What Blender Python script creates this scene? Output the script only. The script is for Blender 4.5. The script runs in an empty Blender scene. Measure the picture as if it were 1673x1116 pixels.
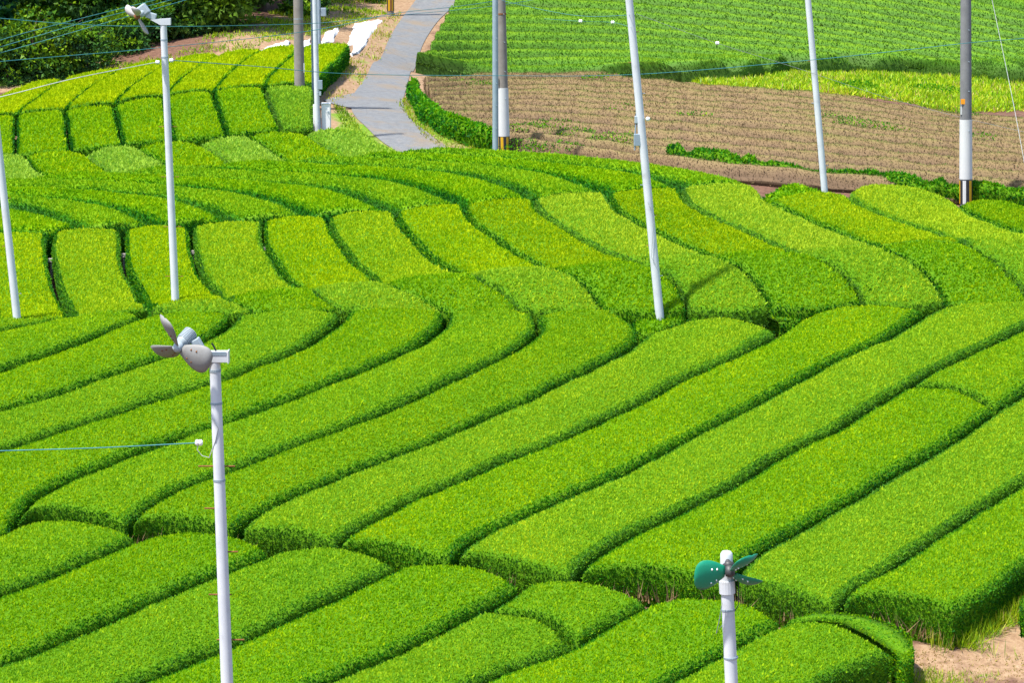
import bpy, bmesh, math, random
import numpy as np
from mathutils import Vector, Matrix

random.seed(7)
RNG = np.random.default_rng(11)
sc = bpy.context.scene
COL = sc.collection
R = math.radians

# ------------------------------------------------------------------ camera
CAMZ = 16.0
PITCH = R(9.0)
FPX = 4500.0                      # focal length in photo pixels (photo is 1673 wide)
cam_d = bpy.data.cameras.new('camera')
cam_d.sensor_width = 36.0
cam_d.sensor_fit = 'HORIZONTAL'
cam_d.lens = FPX / 1673.0 * 36.0
cam_d.clip_start = 0.5
cam_d.clip_end = 3000.0
cam = bpy.data.objects.new('camera', cam_d)
cam.location = (0, 0, CAMZ)
cam.rotation_euler = (R(90) - PITCH, 0, 0)
COL.objects.link(cam)
sc.camera = cam

# ------------------------------------------------------------------ light
SUN_TO = Vector((-0.83, -0.55, 2.05)).normalized()      # towards the sun
world = bpy.data.worlds.new('World')
sc.world = world
world.use_nodes = True
wn = world.node_tree
for n in list(wn.nodes):
    wn.nodes.remove(n)
sky = wn.nodes.new('ShaderNodeTexSky')
sky.sky_type = 'NISHITA'
sky.sun_disc = False
sky.sun_elevation = math.asin(SUN_TO.z)
sky.sun_rotation = math.atan2(SUN_TO.x, SUN_TO.y)
bg = wn.nodes.new('ShaderNodeBackground')
bg.inputs['Strength'].default_value = 0.15
wo = wn.nodes.new('ShaderNodeOutputWorld')
wn.links.new(sky.outputs['Color'], bg.inputs['Color'])
wn.links.new(bg.outputs['Background'], wo.inputs['Surface'])
sun_d = bpy.data.lights.new('sun', 'SUN')
sun_d.energy = 4.8
sun_d.angle = R(2.0)
sun_d.color = (1.0, 0.95, 0.87)
sun = bpy.data.objects.new('sun', sun_d)
sun.rotation_euler = SUN_TO.to_track_quat('Z', 'Y').to_euler()
sun.location = (-60, -40, 90)
COL.objects.link(sun)

sc.view_settings.view_transform = 'Standard'
sc.view_settings.look = 'None'
sc.view_settings.exposure = 1.03
sc.view_settings.gamma = 1.0
sc.view_settings.use_curve_mapping = False
cy = sc.cycles
cy.max_bounces = 5
cy.diffuse_bounces = 3
cy.glossy_bounces = 2
cy.transmission_bounces = 3
cy.transparent_max_bounces = 4
cy.caustics_reflective = False
cy.caustics_refractive = False

# ------------------------------------------------------------------ terrain
# heights are set from the distance at which each line of the hillside lies
def ray(px, py):
    xc = (np.asarray(px, float) - 836.5) / FPX
    yc = -(np.asarray(py, float) - 558.0) / FPX
    cp, sp = math.cos(PITCH), math.sin(PITCH)
    return xc, cp + yc * sp, -sp + yc * cp

def pchip(x, y, xq):
    x = np.asarray(x, float); y = np.asarray(y, float)
    h = np.diff(x); d = np.diff(y) / h
    m = np.zeros_like(y)
    m[0], m[-1] = d[0], d[-1]
    for i in range(1, len(x) - 1):
        if d[i-1] * d[i] > 0:
            w1 = 2*h[i] + h[i-1]; w2 = h[i] + 2*h[i-1]
            m[i] = (w1 + w2) / (w1/d[i-1] + w2/d[i])
    k = np.clip(np.searchsorted(x, xq) - 1, 0, len(x) - 2)
    t = (xq - x[k]) / h[k]
    t2, t3 = t*t, t*t*t
    r = (2*t3-3*t2+1)*y[k] + (t3-2*t2+t)*h[k]*m[k] + (-2*t3+3*t2)*y[k+1] + (t3-t2)*h[k]*m[k+1]
    r = np.where(xq < x[0], y[0] + m[0]*(xq-x[0]), r)
    return np.where(xq > x[-1], y[-1] + m[-1]*(xq-x[-1]), r)

# (photo row, distance[, 1 = bare ground, else the line is the top of 0.7 m of tea])
NEAR = [(2600, 19), (1800, 30), (1500, 35), (1300, 39), (1116, 43.5), (950, 47), (860, 49.5), (700, 54), (600, 57)]
FAR_L = [(100, 111, 1), (60, 126, 1), (0, 150, 1), (-60, 190, 1), (-110, 300, 1)]
COLS = {
    -500: NEAR + [(552, 58.4), (530, 59.8), (526, 62.0), (440, 66), (390, 69.2), (370, 71), (318, 76), (266, 81.2), (200, 85.0), (190, 87), (172, 92), (152, 97.5), (128, 103, 1)] + FAR_L,
    0: NEAR + [(548, 58.6), (524, 60.0), (520, 62.2), (440, 66), (382, 69.4), (362, 71), (306, 76.2), (256, 81.2), (192, 85.4), (184, 87), (165, 91), (141, 97.5), (124, 103, 1)] + FAR_L,
    400: NEAR + [(515, 59.9), (489, 60.8), (485, 64.2), (430, 67), (364, 70.6), (330, 73.6), (272, 80), (219, 83.6), (152, 87.6), (146, 89), (112, 94), (80, 99.5), (62, 104, 1), (30, 112, 1), (0, 122, 1), (-60, 150, 1), (-110, 250, 1)],
    836: NEAR + [(512, 60.5), (475, 61.3), (449, 62.0), (444, 65.4), (400, 68), (330, 72), (300, 75.2), (255, 81.5), (245, 84, 0.5), (232, 86.2, 1), (180, 94, 1), (128, 103.5, 0.6), (118, 105.5, 0.1), (60, 112), (0, 121), (-80, 135), (-140, 200)],
    1250: NEAR + [(510, 60.6), (460, 61.6), (418, 62.8), (413, 66.2), (390, 68), (306, 74.6), (290, 78, 0.5), (274, 80.6, 1), (145, 101, 1), (112, 106.5, 0.6), (100, 108.5, 0.1), (0, 121), (-80, 134), (-140, 200)],
    1673: NEAR + [(498, 61.2), (440, 62.4), (394, 63.9), (389, 67.5), (338, 73.4), (324, 76.5, 0.5), (307, 79.2, 1), (190, 98, 1), (122, 108, 0.6), (108, 110, 0.1), (0, 124), (-80, 138), (-140, 200)],
    2200: NEAR + [(498, 61.2), (440, 62.6), (394, 64.1), (389, 67.5), (345, 73.2), (330, 76, 0.5), (312, 79, 1), (200, 97, 1), (132, 107, 0.6), (118, 109, 0.1), (0, 126), (-80, 140), (-140, 200)],
}
YG = np.arange(15.0, 420.0, 0.25)
_us, _zs = [], []
for cpx in sorted(COLS):
    pts = COLS[cpx]
    ys, zs = [], []
    for (py, D, *bare) in pts:
        _, dy, dz = ray(cpx, py)
        ys.append(D); zs.append(CAMZ + D * dz / dy - 0.7 * (1.0 - (bare[0] if bare else 0.0)))
    _us.append((cpx - 836.5) / FPX / math.cos(PITCH))
    _zs.append(pchip(ys, zs, YG))
_us = np.array(_us); _zs = np.array(_zs)
_zs[:, YG > 150] = np.where(True, _zs[:, YG > 150], 0)
UG = np.linspace(-0.55, 0.55, 441)
TBL = np.zeros((len(UG), len(YG)))
for j in range(len(YG)):
    c = pchip(_us, _zs[:, j], np.clip(UG, _us[0], _us[-1]))
    TBL[:, j] = c
_k = np.exp(-0.5 * (np.arange(-6, 7) / 1.5) ** 2); _k /= _k.sum()
TBL = np.apply_along_axis(lambda r: np.convolve(np.pad(r, 6, mode='edge'), _k, 'valid'), 1, TBL)

def H(x, y):
    x = np.asarray(x, float); y = np.asarray(y, float)
    u = np.clip(x / np.maximum(y, 1.0), UG[0], UG[-1] - 1e-6)
    a = (u - UG[0]) / (UG[1] - UG[0]); b = (np.clip(y, YG[0], YG[-1] - 1e-3) - YG[0]) / 0.25
    i = np.clip(a.astype(int), 0, len(UG) - 2); j = np.clip(b.astype(int), 0, len(YG) - 2)
    a = a - i; b = b - j
    return (TBL[i, j]*(1-a)*(1-b) + TBL[i+1, j]*a*(1-b) + TBL[i, j+1]*(1-a)*b + TBL[i+1, j+1]*a*b)

_T = np.arange(24.0, 330.0, 0.2)
def place(px, py, h=0.0, tmin=0.0):
    """where on the hillside (raised by h) the sight line of a photo pixel lands: x, y"""
    px = np.atleast_1d(np.asarray(px, float)); py = np.atleast_1d(np.asarray(py, float))
    dx, dy, dz = ray(px, py)
    ux = dx / dy; uz = dz / dy
    out = np.zeros((len(px), 2))
    for n in range(len(px)):
        z = CAMZ + _T * uz[n]
        g = z - (H(ux[n] * _T, _T) + h)
        below = np.nonzero((g < 0) & (_T >= tmin))[0]
        if len(below) == 0:
            y = _T[-1]
        elif below[0] == 0:
            y = _T[0]
        else:
            k = below[0]
            y = _T[k-1] + 0.2 * g[k-1] / (g[k-1] - g[k]) if g[k-1] > 0 else _T[k]
        out[n] = (ux[n] * y, y)
    return out

def P3(px, py, D):
    dx, dy, dz = ray(px, py)
    return Vector((float(dx / dy * D), D, float(CAMZ + dz / dy * D)))

# ------------------------------------------------------------------ node helpers
def newmat(name):
    m = bpy.data.materials.new(name)
    m.use_nodes = True
    nt = m.node_tree
    for n in list(nt.nodes):
        nt.nodes.remove(n)
    out = nt.nodes.new('ShaderNodeOutputMaterial')
    return m, nt, out

def nd(nt, typ, **kw):
    n = nt.nodes.new(typ)
    for k, v in kw.items():
        if k in ('loc',):
            continue
        if hasattr(n, k) and k not in n.inputs:
            setattr(n, k, v)
        else:
            n.inputs[k].default_value = v
    return n

def ramp(nt, fac, stops):
    r = nt.nodes.new('ShaderNodeValToRGB')
    el = r.color_ramp.elements
    while len(el) > 1:
        el.remove(el[-1])
    el[0].position = stops[0][0]; el[0].color = (*stops[0][1], 1)
    for p, c in stops[1:]:
        e = el.new(p); e.color = (*c, 1)
    nt.links.new(fac, r.inputs['Fac'])
    return r.outputs['Color']

def noise(nt, scale, detail=3.0, rough=0.55, coord='Object'):
    tc = nt.nodes.new('ShaderNodeTexCoord')
    n = nt.nodes.new('ShaderNodeTexNoise')
    n.inputs['Scale'].default_value = scale
    n.inputs['Detail'].default_value = detail
    n.inputs['Roughness'].default_value = rough
    nt.links.new(tc.outputs[coord], n.inputs['Vector'])
    return n.outputs['Fac']

def mixc(nt, fac, a, b, mode='MIX'):
    m = nt.nodes.new('ShaderNodeMix')
    m.data_type = 'RGBA'; m.blend_type = mode
    if isinstance(fac, (int, float)):
        m.inputs[0].default_value = fac
    else:
        nt.links.new(fac, m.inputs[0])
    for sock, v in ((m.inputs[6], a), (m.inputs[7], b)):
        if isinstance(v, tuple):
            sock.default_value = (*v, 1) if len(v) == 3 else v
        else:
            nt.links.new(v, sock)
    return m.outputs[2]

def bump(nt, fac, strength=0.4, dist=0.02):
    b = nt.nodes.new('ShaderNodeBump')
    b.inputs['Strength'].default_value = strength
    b.inputs['Distance'].default_value = dist
    nt.links.new(fac, b.inputs['Height'])
    return b.outputs['Normal']

def leaf_mat(name, stops, pale=(0.22, 0.36, 0.12), trans=0.3, patch=0.5, patch_scale=0.35, rough=0.45, spec=0.25):
    """leaf colour runs with tone (leaf age, painted light and shade); paleness (tea: painted sheen and haze) comes from object colour"""
    m, nt, out = newmat(name)
    at = nd(nt, 'ShaderNodeAttribute', attribute_name='tone')
    pn = noise(nt, patch_scale, 3.0, 0.6, 'Object')
    ma = nd(nt, 'ShaderNodeMath', operation='MULTIPLY_ADD')
    nt.links.new(pn, ma.inputs[0]); ma.inputs[1].default_value = patch; ma.inputs[2].default_value = -patch * 0.5
    ad = nd(nt, 'ShaderNodeMath', operation='ADD')
    nt.links.new(at.outputs['Fac'], ad.inputs[0]); nt.links.new(ma.outputs[0], ad.inputs[1])
    c = ramp(nt, ad.outputs[0], stops)
    oi = nd(nt, 'ShaderNodeObjectInfo')
    sep = nd(nt, 'ShaderNodeSeparateColor')
    nt.links.new(oi.outputs['Color'], sep.inputs[0])
    c = mixc(nt, sep.outputs[0], c, pale)
    hs = nd(nt, 'ShaderNodeHueSaturation')
    nt.links.new(c, hs.inputs['Color'])
    nt.links.new(sep.outputs[1], hs.inputs['Value'])
    c = hs.outputs['Color']
    pb = nd(nt, 'ShaderNodeBsdfDiffuse')
    nt.links.new(c, pb.inputs['Color'])
    tr = nd(nt, 'ShaderNodeBsdfTranslucent')
    tc = mixc(nt, 1.0, c, (1.15, 1.1, 0.6), 'MULTIPLY')
    nt.links.new(tc, tr.inputs['Color'])
    mx = nd(nt, 'ShaderNodeMixShader')
    mx.inputs[0].default_value = trans
    nt.links.new(pb.outputs[0], mx.inputs[1]); nt.links.new(tr.outputs[0], mx.inputs[2])
    gl = nd(nt, 'ShaderNodeBsdfGlossy')
    gl.inputs['Roughness'].default_value = rough
    m2 = nd(nt, 'ShaderNodeMixShader')
    m2.inputs[0].default_value = spec * 0.2
    nt.links.new(mx.outputs[0], m2.inputs[1]); nt.links.new(gl.outputs[0], m2.inputs[2])
    nt.links.new(m2.outputs[0], out.inputs['Surface'])
    return m

def simple_mat(name, stops, scale=3.0, rough=0.6, spec=0.3, metal=0.0, bstr=0.2, bdist=0.01, detail=4.0, bscale=None):
    m, nt, out = newmat(name)
    n = noise(nt, scale, detail, 0.6)
    c = ramp(nt, n, stops)
    pb = nd(nt, 'ShaderNodeBsdfPrincipled')
    pb.inputs['Roughness'].default_value = rough
    pb.inputs['Specular IOR Level'].default_value = spec
    pb.inputs['Metallic'].default_value = metal
    nt.links.new(c, pb.inputs['Base Color'])
    if bstr:
        nb = noise(nt, bscale or scale * 4, 4.0, 0.6)
        nt.links.new(bump(nt, nb, bstr, bdist), pb.inputs['Normal'])
    nt.links.new(pb.outputs[0], out.inputs['Surface'])
    return m

M = {}
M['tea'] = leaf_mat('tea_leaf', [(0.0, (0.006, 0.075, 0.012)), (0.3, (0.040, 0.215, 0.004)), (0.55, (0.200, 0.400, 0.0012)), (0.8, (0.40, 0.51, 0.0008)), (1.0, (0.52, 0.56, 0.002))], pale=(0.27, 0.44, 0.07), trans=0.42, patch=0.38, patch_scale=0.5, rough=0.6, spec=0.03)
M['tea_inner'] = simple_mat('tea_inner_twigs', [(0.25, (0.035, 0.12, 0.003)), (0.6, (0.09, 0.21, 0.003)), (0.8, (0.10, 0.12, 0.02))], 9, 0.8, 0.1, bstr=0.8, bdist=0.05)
M['pruned'] = leaf_mat('pruned_twig', [(0.0, (0.07, 0.045, 0.028)), (0.3, (0.19, 0.122, 0.064)), (0.55, (0.265, 0.188, 0.080)), (0.75, (0.235, 0.21, 0.062)), (0.9, (0.12, 0.20, 0.03)), (1.0, (0.09, 0.21, 0.02))], pale=(0.28, 0.165, 0.10), trans=0.08, patch=0.55, patch_scale=0.9, rough=0.8, spec=0.1)
M['pruned_inner'] = simple_mat('pruned_inner', [(0.25, (0.08, 0.055, 0.03)), (0.5, (0.16, 0.115, 0.06)), (0.75, (0.20, 0.16, 0.08))], 6, 0.9, 0.05, bstr=0.8, bdist=0.05)
M['grass'] = leaf_mat('grass_blade', [(0.0, (0.06, 0.16, 0.008)), (0.4, (0.20, 0.33, 0.006)), (0.7, (0.34, 0.40, 0.010)), (0.85, (0.36, 0.30, 0.08)), (1.0, (0.38, 0.27, 0.13))], trans=0.4, patch=0.7, patch_scale=0.5, spec=0.08)
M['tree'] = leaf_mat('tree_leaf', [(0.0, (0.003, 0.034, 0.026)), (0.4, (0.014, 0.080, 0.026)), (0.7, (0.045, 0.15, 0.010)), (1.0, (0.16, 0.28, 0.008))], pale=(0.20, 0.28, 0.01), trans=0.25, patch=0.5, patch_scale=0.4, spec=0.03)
M['bark'] = simple_mat('bark', [(0.3, (0.05, 0.035, 0.025)), (0.7, (0.12, 0.09, 0.07))], 8, 0.9, 0.1, bstr=0.6)

# ------------------------------------------------------------------ mesh helpers
def mesh_obj(name, verts, faces, mat=None, parent=None, smooth=False, tone=None):
    me = bpy.data.meshes.new(name)
    verts = np.asarray(verts, np.float32)
    if isinstance(faces, np.ndarray):
        nf, k = faces.shape
        me.vertices.add(len(verts)); me.vertices.foreach_set('co', verts.ravel())
        me.loops.add(nf * k); me.loops.foreach_set('vertex_index', faces.astype(np.int32).ravel())
        me.polygons.add(nf)
        me.polygons.foreach_set('loop_start', np.arange(0, nf * k, k, dtype=np.int32))
        me.polygons.foreach_set('loop_total', np.full(nf, k, np.int32))
        me.update(calc_edges=True)
    else:
        me.from_pydata([tuple(map(float, v)) for v in verts], [], faces)
        me.update()
    if tone is not None:
        a = me.attributes.new('tone', 'FLOAT', 'POINT')
        a.data.foreach_set('value', np.asarray(tone, np.float32))
    if mat is not None:
        me.materials.append(mat)
    if smooth:
        me.polygons.foreach_set('use_smooth', np.ones(len(me.polygons), bool))
    o = bpy.data.objects.new(name, me)
    COL.objects.link(o)
    if parent is not None:
        o.parent = parent
        o.matrix_parent_inverse = Matrix.Identity(4)
    return o

def bm_obj(name, bm, mat, parent=None, smooth=False, bevel=0.0):
    me = bpy.data.meshes.new(name)
    bmesh.ops.recalc_face_normals(bm, faces=bm.faces)
    bm.to_mesh(me); bm.free()
    if isinstance(mat, (list, tuple)):
        for m_ in mat:
            me.materials.append(m_)
    else:
        me.materials.append(mat)
    if smooth:
        for p in me.polygons:
            p.use_smooth = True
    o = bpy.data.objects.new(name, me)
    COL.objects.link(o)
    if parent is not None:
        o.parent = parent
    if bevel:
        md = o.modifiers.new('bevel', 'BEVEL'); md.width = bevel; md.segments = 2; md.limit_method = 'ANGLE'
    return o

def tag(o, label=None, cat=None, group=None, kind=None):
    if label: o['label'] = label
    if cat: o['category'] = cat
    if group: o['group'] = group
    if kind: o['kind'] = kind
    return o

def empty(name, loc, label, cat, group=None):
    o = bpy.data.objects.new(name, None)
    o.location = loc
    o.empty_display_size = 0.3
    COL.objects.link(o)
    return tag(o, label, cat, group)

def tube(bm, pts, rads, seg=12, cap=True):
    pts = [Vector(p) for p in pts]
    rings = []
    up = Vector((0.13, 0.97, 0.2)).normalized()
    for i, p in enumerate(pts):
        d = (pts[min(i+1, len(pts)-1)] - pts[max(i-1, 0)]).normalized()
        a = d.cross(up)
        if a.length < 1e-3:
            a = d.cross(Vector((1, 0, 0)))
        a.normalize(); b = d.cross(a).normalized()
        r = rads[i] if isinstance(rads, (list, tuple)) else rads
        rings.append([bm.verts.new(p + (a*math.cos(t) + b*math.sin(t)) * r) for t in (2*math.pi*k/seg for k in range(seg))])
    fs = []
    for i in range(len(rings) - 1):
        for k in range(seg):
            fs.append(bm.faces.new((rings[i][k], rings[i][(k+1) % seg], rings[i+1][(k+1) % seg], rings[i+1][k])))
    if cap:
        for fc in (bm.faces.new(rings[0][::-1]), bm.faces.new(rings[-1])):
            fs.append(fc)
            for e in fc.edges:
                e.smooth = False
    return fs

def box(bm, c, size, rot=None):
    ret = bmesh.ops.create_cube(bm, size=1.0)
    vs = ret['verts']
    mtx = Matrix.Diagonal((*size, 1.0))
    if rot is not None:
        mtx = rot.to_4x4() @ mtx
    mtx = Matrix.Translation(c) @ mtx
    bmesh.ops.transform(bm, matrix=mtx, verts=vs)
    return vs

def curve_px(pts, n_per=0):
    """Catmull-Rom through traced points, dense"""
    p = np.array(pts, float)
    if len(p) == 2:
        t = np.linspace(0, 1, 12)[:, None]
        return p[0] * (1 - t) + p[1] * t
    q = np.vstack([2*p[0] - p[1], p, 2*p[-1] - p[-2]])
    out = []
    for i in range(1, len(q) - 2):
        n = max(3, int(np.hypot(*(q[i+1] - q[i])) / 14))
        t = np.linspace(0, 1, n, endpoint=False)[:, None]
        # centripetal-like damping for uneven spacing
        l0 = np.hypot(*(q[i] - q[i-1])); l1 = np.hypot(*(q[i+1] - q[i])); l2 = np.hypot(*(q[i+2] - q[i+1]))
        m0 = (q[i+1] - q[i-1]) * l1 / max(l0 + l1, 1e-6)
        m1 = (q[i+2] - q[i]) * l1 / max(l1 + l2, 1e-6)
        t2, t3 = t*t, t*t*t
        out.append((2*t3-3*t2+1)*q[i] + (t3-2*t2+t)*m0 + (-2*t3+3*t2)*q[i+1] + (t3-t2)*m1)
    out.append(p[-1:])
    return np.vstack(out)

def on_hill(pts, h, smooth=2, tmin=0.0):
    c = curve_px(pts)
    w = place(c[:, 0], c[:, 1], h, tmin)
    for _ in range(smooth):
        if len(w) > 4:
            v = w.copy()
            v[1:-1] = 0.25*w[:-2] + 0.5*w[1:-1] + 0.25*w[2:]
            w = v
    return w

def resample(w, n, t=None):
    s = np.concatenate([[0], np.cumsum(np.hypot(*np.diff(w, axis=0).T))])
    if t is None:
        t = np.linspace(0, 1, n)
    q = np.asarray(t) * s[-1]
    return np.stack([np.interp(q, s, w[:, 0]), np.interp(q, s, w[:, 1])], 1)

def plen(w):
    return float(np.hypot(*np.diff(w, axis=0).T).sum())

# a smooth world noise for uneven trimming
_lat = RNG.random((64, 64))
def vnoise(x, y, s):
    x = np.asarray(x) * s; y = np.asarray(y) * s
    i = np.floor(x).astype(int); j = np.floor(y).astype(int)
    a = x - i; b = y - j
    a = a*a*(3-2*a); b = b*b*(3-2*b)
    g = lambda p, q: _lat[p % 64, q % 64]
    return g(i, j)*(1-a)*(1-b) + g(i+1, j)*a*(1-b) + g(i, j+1)*(1-a)*b + g(i+1, j+1)*a*b - 0.5

def leaf_quads(pos, axis, side, length, width, fold):
    """a folded four-cornered leaf at every pos"""
    n = len(pos)
    nrm = np.cross(axis, side)
    mid = pos + axis * (length * 0.45)[:, None]
    v = np.empty((n, 4, 3))
    v[:, 0] = pos
    v[:, 1] = mid + side * (width * 0.5)[:, None] + nrm * (fold * width)[:, None]
    v[:, 2] = pos + axis * length[:, None]
    v[:, 3] = mid - side * (width * 0.5)[:, None] + nrm * (fold * width)[:, None]
    return v.reshape(-1, 3), np.arange(4 * n).reshape(n, 4)

def leaf_tris(pos, axis, side, length, width):
    n = len(pos)
    v = np.empty((n, 3, 3))
    m = pos + axis * (length * 0.12)[:, None]
    v[:, 0] = m + side * (width * 0.5)[:, None]
    v[:, 1] = pos + axis * length[:, None]
    v[:, 2] = m - side * (width * 0.5)[:, None]
    return v.reshape(-1, 3), np.arange(3 * n).reshape(n, 3)

def unit(a):
    return a / np.maximum(np.linalg.norm(a, axis=-1, keepdims=True), 1e-9)

def leaves_on(V, F, density, size, tone_fn, upright=0.8, lift=0.015, spread=0.8, aspect=0.5, fs=None):
    """scatter leaves over quads F of V (numpy)"""
    q = V[F]
    a = q[:, 0]; b = q[:, 1]; c = q[:, 2]; d = q[:, 3]
    n1 = np.cross(c - a, d - b)
    area = 0.5 * np.linalg.norm(n1, axis=1)
    nrm = unit(n1)
    ctr = (a + b + c + d) / 4
    cx = ctr[:, 0]; fy = ctr[:, 1] * math.cos(PITCH) - (ctr[:, 2] - CAMZ) * math.sin(PITCH)
    upc = ctr[:, 1] * math.sin(PITCH) + (ctr[:, 2] - CAMZ) * math.cos(PITCH)
    ipx = 836.5 + FPX * cx / fy; ipy = 558 - FPX * upc / fy
    away = np.sum(nrm * unit(ctr - np.array([0, 0, CAMZ])), 1) > 0.12       # far flanks, turned away
    far_out = (ipx < -170) | (ipx > 1843) | (ipy < -130) | (ipy > 1246)
    k_ = np.where(away, 0.35, 1.0) * np.where(far_out, 0.2, 1.0)
    gz_ = ctr[:, 2] - H(ctr[:, 0], ctr[:, 1])
    k_ = k_ * np.where(gz_ < 0.22, 0.5, 1.0)
    big = np.where(far_out, 1.9, 1.0)
    ex = area * density * k_
    cnt = np.floor(ex + RNG.random(len(ex))).astype(int)
    idx = np.repeat(np.arange(len(F)), cnt)
    n = len(idx)
    u = RNG.random((n, 1)); w = RNG.random((n, 1))
    p = (a[idx]*(1-u) + b[idx]*u)*(1-w) + (d[idx]*(1-u) + c[idx]*u)*w
    nn = nrm[idx]
    rnd = unit(RNG.normal(size=(n, 3)))
    ax = unit(nn * 0.75 + np.array([0, 0, upright]) + rnd * spread)
    sd = unit(np.cross(ax, unit(RNG.normal(size=(n, 3)))))
    L = size * (0.65 + 0.7 * RNG.random(n)) * big[idx] * np.where(RNG.random(n) < 0.02, 1.7, 1.0)
    p = p + nn * (lift * (RNG.random((n, 1)) - 0.35) * 2) - ax * (L * 0.35)[:, None]
    vv, ff = leaf_tris(p, ax, sd, L * 1.1, L * aspect * 1.25)
    tone = tone_fn(p, nn, n, None if fs is None else fs[idx])
    return vv, ff, np.repeat(tone, 3)

SIDE_PROFILE = [(0.08, -0.12), (0.02, 0.30), (0.0, 0.66), (0.01, 0.84), (0.035, 0.925), (0.085, 0.968), (0.17, 0.99)]

def hedge(name, Lw, Rw, label, cat, group, E0=None, E1=None, height=0.75, gap=0.18, crown=0.05,
          bulge0=0.12, bulge1=0.12, leaf=0.055, dens=1000.0, tone_top=0.62, tone_side=0.16, tone_y=None, tone_sd=0.08,
          tint=(0.0, 1.0), mat='tea', inner='tea_inner', step=0.3, wob=0.03, upright=0.5, spread=0.66, aspect=0.62, tone_nz=(0.45, 0.9), stems=False, edge_w=0.0):
    """one trimmed hedge between two gap lines (world xy), its foliage a child"""
    length = 0.5 * (plen(Lw) + plen(Rw))
    wid = np.hypot(*(Lw[0] - Rw[0])), np.hypot(*(Lw[-1] - Rw[-1]))
    nmid = max(3, int(length / step))
    offs = np.array([p[0] for p in SIDE_PROFILE]); hts = np.array([p[1] for p in SIDE_PROFILE])
    eo = gap / 2 + offs
    inner_t = np.linspace(eo[-1] + 0.2, max(length - eo[-1] - 0.2, eo[-1] + 0.25), nmid)
    tm = np.concatenate([eo, inner_t, (length - eo)[::-1]])
    ht = np.concatenate([hts, np.ones(nmid), hts[::-1]])
    t = np.clip(tm / length, 0, 1)
    Lr = resample(Lw, 0, t); Rr = resample(Rw, 0, t)
    mw = np.median(np.hypot(*(Lr - Rr).T))
    nin = max(3, int(mw / 0.22))
    si = np.concatenate([eo, np.linspace(eo[-1] + 0.1, mw - eo[-1] - 0.1, nin), (mw - eo)[::-1]]) / mw
    hs = np.concatenate([hts, np.ones(nin), hts[::-1]])
    S, Tt = np.meshgrid(si, t)
    base = Lr[:, None, :] * (1 - S[..., None]) + Rr[:, None, :] * S[..., None]
    # Coons correction for traced or rounded ends
    def endcurve(E, A, B, outdir, bulge):
        lin = A[None] * (1 - si[:, None]) + B[None] * si[:, None]
        if E is None:
            return outdir[None] * (bulge * 4 * si * (1 - si))[:, None]
        return resample(E, 0, si) - lin
    d0 = (0.5*(Lw[0] + Rw[0]) - 0.5*(Lr[len(t)//6] + Rr[len(t)//6])); d0 = d0 / max(np.hypot(*d0), 1e-6)
    d1 = (0.5*(Lw[-1] + Rw[-1]) - 0.5*(Lr[-len(t)//6] + Rr[-len(t)//6])); d1 = d1 / max(np.hypot(*d1), 1e-6)
    c0 = endcurve(E0, Lw[0], Rw[0], d0, bulge0); c1 = endcurve(E1, Lw[-1], Rw[-1], d1, bulge1)
    f0 = np.clip(1 - tm / min(1.6, length * 0.5), 0, 1) ** 1.0; f1 = np.clip(1 - (length - tm) / min(1.6, length * 0.5), 0, 1)
    base = base + c0[None] * f0[:, None, None] + c1[None] * f1[:, None, None]
    X, Y = base[..., 0], base[..., 1]
    w1 = vnoise(X, Y, 1.1); w2 = vnoise(X + 31, Y + 17, 1.1); w3 = vnoise(X + 7, Y + 3, 2.3)
    X = X + w1 * wob * 2; Y = Y + w2 * wob * 2
    hf = np.minimum(hs[None, :], ht[:, None])
    edge = np.minimum(hs[None, :], 2.0)
    Sn = np.clip((S - si[2]) / (si[-3] - si[2]), 0, 1)
    sm = 1 - (2 * Sn - 1) ** 2
    Z = H(X, Y) + height * hf + crown * (sm - 0.3) * (hf > 0.85) + w3 * wob * 1.6 * (hf > 0.5)
    V = np.stack([X, Y, Z], -1).reshape(-1, 3)
    ni, nj = X.shape
    g = np.arange(ni * nj).reshape(ni, nj)
    F = np.stack([g[:-1, :-1], g[:-1, 1:], g[1:, 1:], g[1:, :-1]], -1).reshape(-1, 4)
    q = V[F]
    nz = np.cross(q[:, 2] - q[:, 0], q[:, 3] - q[:, 1])[:, 2]
    if np.sum(nz) < 0:
        F = F[:, ::-1]
    ctr = V.mean(0); ctr[2] = float(H(ctr[0], ctr[1]))
    btone = None
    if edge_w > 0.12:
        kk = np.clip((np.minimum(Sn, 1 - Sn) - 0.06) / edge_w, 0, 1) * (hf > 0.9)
        btone = (tone_side + (tone_top - tone_side) * kk - 0.06).ravel()  # body flanks darkened likewise, painted shade included
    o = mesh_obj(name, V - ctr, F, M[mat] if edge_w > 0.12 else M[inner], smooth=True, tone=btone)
    o.location = ctr
    tag(o, label, cat, group)
    o.color = (tint[0], tint[1], 0, 1)
    if dens:
        fs = (0.25 * (Sn[:-1, :-1] + Sn[1:, 1:] + Sn[:-1, 1:] + Sn[1:, :-1])).ravel()
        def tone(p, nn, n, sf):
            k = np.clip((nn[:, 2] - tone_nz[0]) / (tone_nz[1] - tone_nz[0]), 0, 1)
            if edge_w:                          # mature leaves and painted shade along both flanks
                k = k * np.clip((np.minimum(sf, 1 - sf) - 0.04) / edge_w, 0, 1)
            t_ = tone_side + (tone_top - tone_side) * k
            if tone_y:  # slope's tilt to the sun, painted as yellower leaves
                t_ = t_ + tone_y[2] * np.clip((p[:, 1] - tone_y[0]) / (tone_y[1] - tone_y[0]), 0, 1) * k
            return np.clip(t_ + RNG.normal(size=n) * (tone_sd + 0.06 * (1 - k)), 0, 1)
        vv, ff, tn = leaves_on(V, F, dens, leaf, tone, upright, leaf * 0.3, spread, aspect, fs)
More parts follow.
